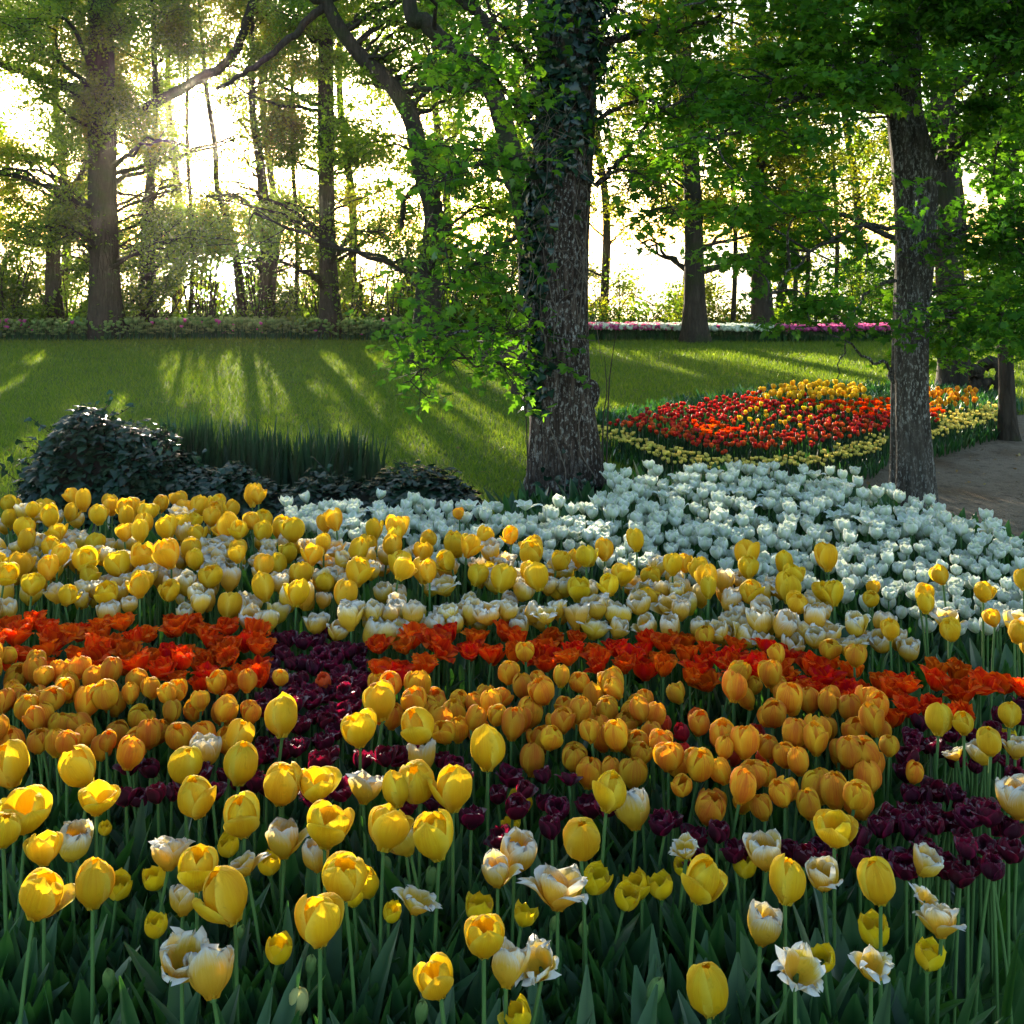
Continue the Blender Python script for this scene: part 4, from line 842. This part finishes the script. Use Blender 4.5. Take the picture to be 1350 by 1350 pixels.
# red-orange open blooms
L_OR = 'open red-orange tulip in the glowing band'
cnt['orange'] = mass('orange', [(-30, 805), (100, 800), (240, 800), (345, 840), (345, 900), (250, 905), (150, 870), (-30, 880)], .475, .055, L_OR+' beside the purple patch, on its lit end', 'red-orange tulips beyond the purple patch', zr=.03, scale=1.05)
cnt['orange2'] = mass('orange', [(490, 842), (560, 825), (720, 815), (930, 820), (1000, 835), (1010, 890), (960, 900), (800, 880), (700, 870), (600, 868), (500, 900)], .475, .055, L_OR+', middle stretch', 'red-orange tulips in the middle band', zr=.02, scale=1.05)
cnt['orange3'] = mass('orange', [(1000, 840), (1100, 845), (1340, 862), (1380, 900), (1260, 940), (1150, 945), (1020, 910)], .475, .056, L_OR+', path-side stretch', 'red-orange tulips at the path side', zr=.02, scale=1.05)
# dark purple
L_PU = 'small dark purple tulip in the '
PU = [([(-30, 786), (340, 782), (350, 830), (230, 815), (-30, 805)], .07, 'sparse dark line behind the orange band', .02), ([(340, 775), (620, 780), (860, 785), (860, 822), (620, 822), (500, 838), (340, 830)], .048, 'thin line between cream and orange tulips', .02), ([(345, 815), (490, 830), (490, 905), (450, 960), (400, 1000), (345, 990), (350, 900)], .040, 'dense purple patch splitting the orange band', .02),
      ([(160, 1010), (560, 990), (690, 1020), (890, 1078), (890, 1112), (600, 1090), (330, 1050), (150, 1075)], .055, 'dark gap below the amber tulips', .03), ([(870, 1085), (1010, 1112), (1140, 1100), (1200, 1045), (1330, 1060), (1330, 1150), (1240, 1160), (1120, 1130), (900, 1115)], .038, 'shaded patch near the bare soil', .03), ([(1200, 950), (1345, 960), (1330, 1070), (1190, 1060)], .042, 'shaded patch below the two lone yellow tulips', .03),
      ([(1310, 850), (1380, 860), (1380, 960), (1260, 945)], .05, 'dark end beside the red-orange tulips', .02), ([(900, 830), (1180, 830), (1180, 850), (900, 835)], .11, 'thin line behind the path-side orange tulips', .02)]
for i, (pl, sp, wd, zr) in enumerate(PU): cnt['purple%d' % i] = mass('purple', pl, .45, sp*.93, L_PU+wd, 'purple tulips, '+wd, zr=zr)
cnt['red'] = mass('red', [(870, 945), (1010, 960), (1010, 1015), (900, 1010)], .45, .075, 'dark red tulip sunk between the amber tulips', 'dark red tulips among the amber ones', zr=.02)
for x, y, lab in ((430, 897, 'single bright red tulip bud standing in the purple patch'), (1091, 840, 'lone deep red tulip at the edge of the cream band'), (1045, 862, 'deep red tulip half hidden between amber tulips')):
    plant_tulip('red', on_plane(x, y, .47), lab, None, scale=.95)
plant_tulip('amber', on_plane(606, 676, .47), 'single orange tulip standing alone in the white bed', None, scale=1.0)
plant_tulip('amber', on_plane(370, 892, .5), 'single small orange tulip at the edge of the purple patch', None, scale=.8)
plant_tulip('amber', on_plane(693, 858, .53), 'single amber tulip rising above the middle orange band', None, scale=.95)
# amber
L_AM = 'amber tulip packed in the '
AM = [([(-30, 868), (60, 875), (150, 902), (250, 912), (345, 905), (355, 950), (320, 985), (180, 1000), (90, 990), (-30, 975)], 'amber group in front of the glowing orange band'), ([(490, 895), (600, 902), (740, 900), (820, 902), (900, 900), (900, 960), (860, 1000), (640, 960), (500, 965)], 'amber group in front of the middle orange band'),
      ([(895, 825), (1010, 835), (1060, 870), (1110, 860), (1110, 830), (1150, 830), (1200, 870), (1190, 905), (1080, 900), (1010, 905), (900, 880)], 'amber group mixed into the path-side orange ones'), ([(700, 960), (900, 940), (1000, 905), (1140, 920), (1210, 970), (1200, 1020), (1130, 1090), (1000, 1095), (930, 1075), (860, 1060), (770, 1000), (700, 1010)], 'large amber group bordered by purple tulips')]
for pl, wd in AM: cnt['amber'+wd[:12]] = mass('amber', pl, .50, .0455, L_AM+wd, 'amber tulips, '+wd, zr=.035, scale=1.12)
def flush():
    done = {}
    for o in bpy.data.objects:
        if o.type == 'EMPTY' and o.parent is None: k = o.name.split('.')[0]; done[k] = done.get(k, 0)+1
    rest = {}
    for k, p, label, group, sc, nl in sorted(PEND, key=lambda q: q[1][1]):
        nm = CATN[k]
        if done.get(nm, 0) < 300: done[nm] = done.get(nm, 0)+1; plant_tulip(k, Vector(p), label, group, scale=sc, nleaf=nl)
        else: rest.setdefault(k, []).append(p)
    for k, L in rest.items():
        pr = [single_geo(k, 70+i, np.mean([p[2] for p in L])-.03) for i in range(6)]
        mass_obj(CATN[k]+'s', pr, [(p[0], p[1]) for p in L], [M[KIND[k]['mat']], M['stem'], M['tulip_leaf']], 'farthest rows of the '+CATN[k].replace('_', ' ')+'s, too crowded to count')
    print('COUNTS', done, {k: len(v) for k, v in rest.items()})
# white bed: the nearest 300 are single plants, the rest one mass
WP = scatter([(395, 668), (640, 670), (700, 675), (790, 672), (800, 630), (1000, 622), (1090, 632), (1160, 648), (1245, 672), (1380, 715), (1380, 870), (1180, 800), (1000, 775), (820, 752), (640, 738), (420, 715), (370, 690)], .40, .050, 0, zr=.035)
WP = [p for p in WP if not (abs(p[0]-pix(746, 0, D0).x) < .30 and abs(p[1]-D0) < .30) and not (abs(p[0]-pix(1203, 0, D1).x) < .18 and abs(p[1]-D1) < .2)]
WP.sort(key=lambda p: p[1])
def single_geo(kd, seed, H, leafn=2, low=True):
    rs = np.random.RandomState(seed); g = Geo()
    for p in petals(kd, rs, low): p['z0'] = H; petal(g, **p)
    V, Fc = tube([(0, 0, 0), (.004, 0, H*.5), (0, 0, H+.003)], .0034, 4); g.add(V, Fc, 1)
    for q in range(leafn): blade(g, np.zeros(3), rs.uniform(.6, .9)*H, .04*min(1, H/.35), rs.uniform(.02, .09), rs.rand()*6.28, rs, 6, 2, sh=rs.rand())
    return g
wh_m = [single_geo('white' if i < 6 else 'lily', 50+i, .375) for i in range(8)]
for i, p in enumerate(WP[:300]):
    far = p[1] > 4.6
    plant_tulip('white', Vector(p), 'pale white tulip with greenish base in the broad white bed beyond the yellow ones', 'white tulips in the broad white bed', scale=rsB.uniform(.74, .98), nleaf=1)
def mass_obj(name, protos, pts, mats, label, group=None, hz=None, wob=.15):
    """the rest of a bed that nobody would count: one object"""
    g = Geo()
    packs = []
    for q in protos:
        V = np.concatenate(q.v); A = np.concatenate(q.a); F3 = [(np.concatenate(q.f[k]) if q.f[k] else None, np.concatenate(q.m[k]) if q.m[k] else None, k) for k in (3, 4)]; packs.append((V, A, F3))
    pts = np.array(pts); idx = rsB.randint(len(protos), size=len(pts))
    for pi, (V, A, F3) in enumerate(packs):
        Q = pts[idx == pi]; n = len(Q)
        if not n: continue
        az = rsB.rand(n)*6.28; c, s = np.cos(az), np.sin(az); sc = rsB.uniform(.85, 1.12, n); tx, ty = rsB.normal(0, wob, (2, n))
        X = (V[None, :, 0]*c[:, None]-V[None, :, 1]*s[:, None])*sc[:, None]; Y = (V[None, :, 0]*s[:, None]+V[None, :, 1]*c[:, None])*sc[:, None]; Z = V[None, :, 2]*sc[:, None]
        W = np.stack([X+Q[:, 0:1]+tx[:, None]*Z*.3, Y+Q[:, 1:2]+ty[:, None]*Z*.3, Z+(Q[:, 2:3] if Q.shape[1] > 2 and hz is None else 0)], -1)
        AA = np.repeat(A[None], n, 0).copy(); AA[..., 2] = (AA[..., 2]+rsB.rand(n)[:, None]) % 1
        first = True
        for Fc, mi, k in F3:
            if Fc is None: continue
            FF = (Fc[None]+np.arange(n)[:, None, None]*V.shape[0]).reshape(-1, k); MM = np.tile(mi, n)
            if first: g.v.append(W.reshape(-1, 3).astype(np.float32)); g.a.append(AA.reshape(-1, 3).astype(np.float32)); off = g.n; g.n += len(V)*n; first = False
            g.f[k].append(FF.astype(np.int32)+off); g.m[k].append(MM)
    o = g.obj(name, mats); tag(o, label, 'flowers' , group, 'stuff'); return o
LM3 = lambda k: [M[k], M['stem'], M['tulip_leaf']]
if len(WP) > 300: mass_obj('white_tulips', wh_m, [(p[0], p[1]) for p in WP[300:]], LM3('p_white'), 'pale white tulips filling the far side of the white bed up to the gravel path')
for x, y in ((1128, 620), (1020, 614), (976, 613), (1060, 618), (1095, 620), (1110, 625), (856, 612), (802, 617)):
    plant_tulip('white', on_plane(x, y, .46), 'white tulip standing taller than the rest along the path side of the white bed', 'taller white tulips at the back of the white bed', scale=1.0, nleaf=0)
for x, y in ((405, 655), (500, 650), (553, 660), (656, 668)): plant_tulip('white', on_plane(x, y, .40), 'stray white tulip at the foot of the ivy mound', 'stray white tulips by the ivy mound', nleaf=1)
flush(); print('whites', len(WP))

# leaves and stems that fill the bed beneath the flowers
rs = np.random.RandomState(321); protos = []
for k in range(10):
    g = Geo(); r_ = np.random.RandomState(800+k)
    for q in range(3): blade(g, np.array([r_.normal(0, .015), r_.normal(0, .015), 0]), r_.uniform(.22, .37), r_.uniform(.045, .085), r_.uniform(.02, .16), r_.rand()*6.28, r_, 8, 0, sh=r_.rand(), fold=.4)
    protos.append(g)
Q = np.stack([rs.uniform(-4, 2.5, 14000), rs.uniform(1.1, 6.3, 14000)], -1)
inside = in_poly(Q, BED) & (np.abs(Q[:, 0]) < .55*Q[:, 1]+.35) & ~((np.hypot(Q[:, 0]-.29, Q[:, 1]-5.95) < .3))
Q = Q[inside]; Q = Q[(Q[:, 0] > -9)]
keep = rs.rand(len(Q)) < np.where(Q[:, 1] < 3, 1, .75); Q = Q[keep]
k2 = ~((Q[:, 1] > 5.05) & (Q[:, 0] < .0)); Q = Q[k2]
Q2 = np.stack([rs.uniform(-1.6, 1.0, 5200), rs.uniform(1.25, 3.2, 5200)], -1); Q2 = Q2[in_poly(Q2, BED)]; Q = np.concatenate([Q, Q2])
mass_obj('tulip_leaves', protos, Q, [M['tulip_leaf'], M['stem']], 'blue-green tulip leaves filling the bed beneath the flowers', wob=.3)

protos = []
for k in range(6):
    g = Geo(); r_ = np.random.RandomState(860+k)
    for q in range(2): blade(g, np.array([r_.normal(0, .02), r_.normal(0, .02), 0]), r_.uniform(.34, .43), r_.uniform(.05, .08), r_.uniform(.03, .15), r_.rand()*6.28, r_, 9, 0, sh=r_.rand(), fold=.4)
    protos.append(g)
Q = np.stack([rs.uniform(-1.6, .95, 1500), rs.uniform(1.35, 3.1, 1500)], -1); Q = Q[in_poly(Q, BED)]
mass_obj('tulip_leaves', protos, Q, [M['tulip_leaf']], 'tall broad tulip leaves between the stems at the front of the bed', wob=.25)
# ------------------------------------------------------------------ the diamond bed across the path
def far_scatter(poly, z, sp, prob=None): return scatter(poly, z, sp, 0, prob=prob, zr=0)
def thin(g_list): return g_list
RED = [(800, 552), (905, 530), (1000, 517), (1060, 518), (1140, 526), (1235, 540), (1240, 548), (1160, 563), (1080, 578), (1000, 588), (940, 588), (870, 568)]
FZ = .30
def small_geo(kd, seed, H, sc=.8):
    rs = np.random.RandomState(seed); g = Geo(); K = KIND[kd]
    for p in petals(kd, rs, True):
        p.update(nu=3, nv=5, h=p['h']*sc, Rm=p['Rm']*sc, W=p['W']*sc, z0=H); petal(g, **p)
    V, Fc = tube([(0, 0, 0), (.002, 0, H*.5), (0, 0, H+.004)], .003, 3); g.add(V, Fc, 1)
    for q in range(2): blade(g, np.zeros(3), rs.uniform(.45, .75)*H, .022, rs.uniform(.02, .05), rs.rand()*6.28, rs, 4, 1, sh=rs.rand())
    return g
def far_bed(name, kd, polys, z, sp, matk, label, group, cap=300, sc=.8, seed=0, cat='tulip', prob=None):
    pts = []
    for pl in polys: pts += far_scatter(pl, z, sp, prob)
    pts.sort(key=lambda p: p[1]); G = [small_geo(kd, seed+i, z-.03, sc) for i in range(6)]; ms = [q.mesh(name, [M[matk], M['tulip_leaf']]) for q in G]
    for p in pts[:cap]:
        o = bpy.data.objects.new(name, ms[rsB.randint(6)]); COL.objects.link(o); o.location = (p[0], p[1], 0); o.rotation_euler = (rsB.normal(0, .05), rsB.normal(0, .05), rsB.rand()*6.28); s = rsB.uniform(.9, 1.12); o.scale = (s, s, s)
        tag(o, label, cat, group)
    if len(pts) > cap: mass_obj(name+'_bed', G, [(p[0], p[1]) for p in pts[cap:]], [M[matk], M['tulip_leaf']], label+', farther rows')
    return len(pts)
D = 'diamond bed across the gravel path'
fc = {}
fc['yt'] = far_bed('pale_yellow_tulip', 'yellow', [[(1000, 512), (1060, 505), (1130, 508), (1145, 520), (1060, 522), (1010, 521)]], .30, .058, 'p_yellow', 'light yellow tulip in the sunlit back corner of the '+D, 'light yellow tulips at the back of the diamond bed', seed=1, sc=.72)
fc['am'] = far_bed('golden_tulip', 'amber', [[(1222, 512), (1285, 514), (1287, 528), (1222, 532)]], .30, .06, 'p_amber', 'golden orange tulip at the narrow end of the diamond bed beyond the grey trunk', 'golden tulips at the end of the diamond bed', seed=11, sc=.85)
fc['sp'] = far_bed('apricot_tulip', 'cream', [[(980, 535), (1080, 528), (1130, 540), (1050, 560), (970, 556)]], .30, .14, 'p_yellow', 'pale yellow tulip dotted among the red ones in the middle of the diamond bed', 'pale tulips dotted in the red part of the diamond bed', seed=21, sc=.62)
fc['or'] = far_bed('flame_tulip', 'orange', [[(990, 519), (1060, 520), (1160, 524), (1240, 538), (1238, 547), (1130, 546), (1100, 532), (985, 527)], [(915, 557), (985, 555), (985, 570), (925, 572)]], .27, .052, 'p_orange', 'bright orange-red tulip in the far bright streak of the diamond bed', 'orange-red tulips in the diamond bed', seed=31, sc=.6)
fc['rd'] = far_bed('crimson_tulip', 'red', [RED], .27, .047, 'p_red', 'dark red tulip in the broad red part of the '+D, 'dark red tulips in the diamond bed', seed=41, sc=.66)
BORD = [[(786, 558), (830, 566), (880, 588), (940, 600), (1010, 602), (1080, 594), (1150, 572), (1170, 560), (1170, 578), (1150, 592), (1080, 606), (1010, 612), (940, 612), (880, 603), (830, 582), (786, 566)], [(1222, 548), (1310, 530), (1325, 545), (1222, 572)]]
fc['bd'] = far_bed('border_tulip', 'lemon', BORD, .21, .036, 'p_border', 'short pale yellow bloom in the low green edging of the diamond bed', 'short pale blooms edging the diamond bed', seed=51, sc=.66)
fc['wt'] = far_bed('edging_tulip', 'white', [[(1100, 572), (1165, 552), (1170, 562), (1110, 580)]], .25, .06, 'p_white', 'small white bloom beside the grey trunk in the edging of the diamond bed', 'small white blooms edging the diamond bed', seed=61, sc=.8)
print('far', fc)
Gf = []
for k in range(6):
    g = Geo(); r_ = np.random.RandomState(900+k)
    for q in range(5): blade(g, np.array([r_.normal(0, .03), r_.normal(0, .03), 0]), r_.uniform(.10, .17), .022, r_.uniform(.02, .08), r_.rand()*6.28, r_, 4, 0, sh=r_.rand())
    Gf.append(g)
lo = np.array(FARBED).min(0); hi = np.array(FARBED).max(0); Q = lo+rs.rand(5200, 2)*(hi-lo); Q = Q[in_poly(Q, FARBED)]
mass_obj('tulip_leaves', Gf, Q, [M['tulip_leaf']], 'green leaves filling the diamond bed beneath its flowers', wob=.3)
# flower strips at the far lawn edge
def strip(name, label, x0, x1, y0, n, kd_mats, H, seed, w=.45, hv=.85):
    g = Geo(); rs = np.random.RandomState(seed); ms = [M[k] for k in kd_mats]; X = rs.uniform(x0, x1, n); Y = y0+rs.uniform(-w/2, w/2, n)+.15*np.sin(X)
    Gs = []
    for k in range(len(ms)):
        q = small_geo('white', seed+k, H, 1.15); q.m[4] = [np.where(a == 0, k, len(ms)) for a in q.m[4]]; Gs.append(q)
    idx = (np.clip(fbm(X*2.2, Y*0, seed)*.5+.5+rs.normal(0, .18, n), 0, .999)*len(ms)).astype(int)
    packs = [(np.concatenate(q.v), np.concatenate(q.f[4]), np.concatenate(q.m[4]), np.concatenate(q.a)) for q in Gs]
    for k, (V, F4, m4, A) in enumerate(packs):
        P = np.stack([X, Y, gz(X, Y)], -1)[idx == k]; m_ = len(P)
        if not m_: continue
        az = rs.rand(m_)*6.28; c, s = np.cos(az)[:, None], np.sin(az)[:, None]
        W = np.stack([V[None, :, 0]*c-V[None, :, 1]*s, V[None, :, 0]*s+V[None, :, 1]*c, V[None, :, 2]*rs.uniform(hv, 1.15, (m_, 1))], -1)+P[:, None]
        off = g.n; g.v.append(W.reshape(-1, 3).astype(np.float32)); g.a.append(np.tile(A, (m_, 1)).astype(np.float32)); g.n += len(V)*m_
        g.f[4].append((F4[None]+np.arange(m_)[:, None, None]*len(V)).reshape(-1, 4).astype(np.int32)+off); g.m[4].append(np.tile(m4, m_))
    o = g.obj(name, ms+[M['tulip_leaf']]); tag(o, label, 'flowers', None, 'stuff')
strip('border_flowers', 'strip of white and crimson tulips along the far lawn edge', 1.1, 4.2, 17.9, 1500, ['p_white', 'p_white', 'p_white', 'p_pink'], .2, 5)
strip('border_flowers', 'strip of magenta tulips along the far lawn edge', 4.2, 6.6, 17.9, 900, ['p_pink', 'p_pink'], .2, 6)
strip('border_flowers', 'strip of pale tulips along the far lawn edge beyond the grey trunk', 6.6, 9.6, 17.9, 900, ['p_white', 'p_palebud'], .2, 7)
strip('border_flowers', 'dim strip of leafy plants with a few pink blooms below the wood edge', -10, -1.4, 18.3, 2600, ['p_bud']*9+['p_pink'], .26, 8, w=.9, hv=.35)

# low undergrowth along the wood edge
rs = np.random.RandomState(66); n = 26000; X = rs.uniform(-11, 10.5, n); Y = rs.uniform(18.7, 20.4, n); Hh = (.32+.22*fbm(X*1.7, Y, 6))*np.where(X > 1, .6, 1.15)
P = np.stack([X, Y, gz(X, Y)+.01+rs.rand(n)*Hh], -1); g = Geo(); k = sun_keep(P, rs) | (rs.rand(n) < .4); leaves(g, P[k], .075, QUAD, rs, tilt=.9, shade=np.clip(rs.normal(.3, .2, n), 0, 1)[k])
tag(g.obj('undergrowth', M['leaf_shrub']), 'low leafy undergrowth at the foot of the wood', 'undergrowth', None, 'stuff')
# ------------------------------------------------------------------ lawn grass
rs = np.random.RandomState(55)
def grass(name, n, y0, y1, label, hmin, hmax, wd):
    Y = y0+(y1-y0)*rs.rand(n)**1.25; X = rs.uniform(-.53, .53, n)*(Y+1)
    P = np.stack([X, Y], -1); ok = ~in_poly(P, PATH) & ~in_poly(P, FARBED) & ~in_poly(P, BED); P = P[ok]; n = len(P)
    h = rs.uniform(hmin, hmax, n)*(1+P[:, 1]*.03)*(1+.4*fbm(P[:, 0]*2, P[:, 1]*2, 3)); az = rs.rand(n)*6.28; w = wd*(1+P[:, 1]*.12)
    b = np.stack([P[:, 0], P[:, 1], np.full(n, .004)+gz(P[:, 0], P[:, 1])], -1); sx = np.stack([np.cos(az), np.sin(az), 0*az], -1)*w[:, None]
    le = np.stack([rs.normal(0, .5, n)*h, rs.normal(0, .5, n)*h, h], -1)
    V = np.stack([b-sx, b+sx, b+le], 1).reshape(-1, 3); Fc = np.arange(3*n).reshape(-1, 3); at = np.zeros((n, 3, 3)); at[..., 2] = np.clip(rs.normal(.5, .25, n), 0, 1)[:, None]
    g = Geo(); g.add(V, Fc, 0, at.reshape(-1, 3)); o = g.obj(name, M['grass'], smooth=False); tag(o, label, 'grass', None, 'stuff')
M['grass'] = leaf_mat('grass', (.075, .14, .014), (.135, .22, .024), (.26, .30, .045), (1.8, 1.7, .5), .45, .02)
grass('grass', 300000, 5.2, 18.5, 'short mown grass of the lawn', .02, .045, .0016)
g = Geo(); n = 700; X = np.concatenate([rs.uniform(1.2, 5.5, 350), rs.uniform(-4, 4, 350)]); Y = np.concatenate([rs.uniform(5.5, 9.5, 350), rs.uniform(6.6, 15, 350)]); P = np.stack([X, Y, np.full(n, .022)], -1)
k = ~in_poly(P[:, :2], BED) & ~in_poly(P[:, :2], FARBED); leaves(g, P[k], .035, QUAD, rs, tilt=.35); lf = NT('dry_leaf'); x_, y_, z_ = lf.attr(); lfm = lf.pbr(lf.ramp(z_, [(0, (.10, .055, .025)), (.6, (.26, .15, .05)), (1, (.38, .32, .12))]), .8)
tag(g.obj('fallen_leaves', lfm), 'dry leaves lying scattered on the lawn and the gravel path', 'leaves', None, 'stuff')
# tufts along the verge of the path and a few stones on the soil
g = Geo()
for k in range(420):
    a = rs.rand(); x, y = (pix(rs.uniform(60, 640), 0, 5.25).x, 5.2+rs.normal(0, .08)) if a < .6 else (rs.uniform(.9, 1.4), rs.uniform(2.1, 2.9))
    blade(g, np.array([x, y, .016]), rs.uniform(.05, .2), .006, rs.uniform(0, .06), rs.rand()*6.28, rs, 4, sh=rs.rand())
tag(g.obj('grass_tufts', M['grass']), 'long grass blades at the foot of the ivy mound and on the bare soil', 'grass', None, 'stuff')
g = Geo()
for k in range(900):
    x, y = rs.uniform(.7, 2.0), rs.uniform(1.9, 3.6)
    r_ = rs.uniform(.004, .014); a = np.linspace(0, 2*PI, 6, endpoint=False); q = rs.uniform(.6, 1.3, 6)
    V = np.vstack([np.stack([x+np.cos(a)*r_*q, y+np.sin(a)*r_*q, np.full(6, .012)], -1), [[x, y, .018+r_*.6]]]); g.add(V, [(i, (i+1) % 6, 6) for i in range(6)])
tag(g.obj('soil_crumbs', M['soil'], smooth=False), 'crumbs of dark soil at the bare edge of the bed', 'soil', None, 'stuff')

# ------------------------------------------------------------------ morning haze
me = bpy.data.meshes.new('haze'); x0, x1, y0, y1, z0, z1 = -420, 420, -320, 75, -9.5, 14
me.from_pydata([(x, y, z) for z in (z0, z1) for x, y in ((x0, y0), (x1, y0), (x1, y1), (x0, y1))], [], [(0, 3, 2, 1), (4, 5, 6, 7), (0, 1, 5, 4), (1, 2, 6, 5), (2, 3, 7, 6), (3, 0, 4, 7)])
hm = bpy.data.materials.new('haze'); hm.use_nodes = True; ht = hm.node_tree; ht.nodes.clear()
pv = ht.nodes.new('ShaderNodeVolumePrincipled'); pv.inputs['Color'].default_value = (.95, .88, .74, 1); pv.inputs['Density'].default_value = .00026; pv.inputs['Anisotropy'].default_value = .91
ho_ = ht.nodes.new('ShaderNodeOutputMaterial'); ht.links.new(pv.outputs[0], ho_.inputs['Volume']); me.materials.append(hm)
ho = bpy.data.objects.new('haze', me); COL.objects.link(ho); ho['kind'] = 'stuff'
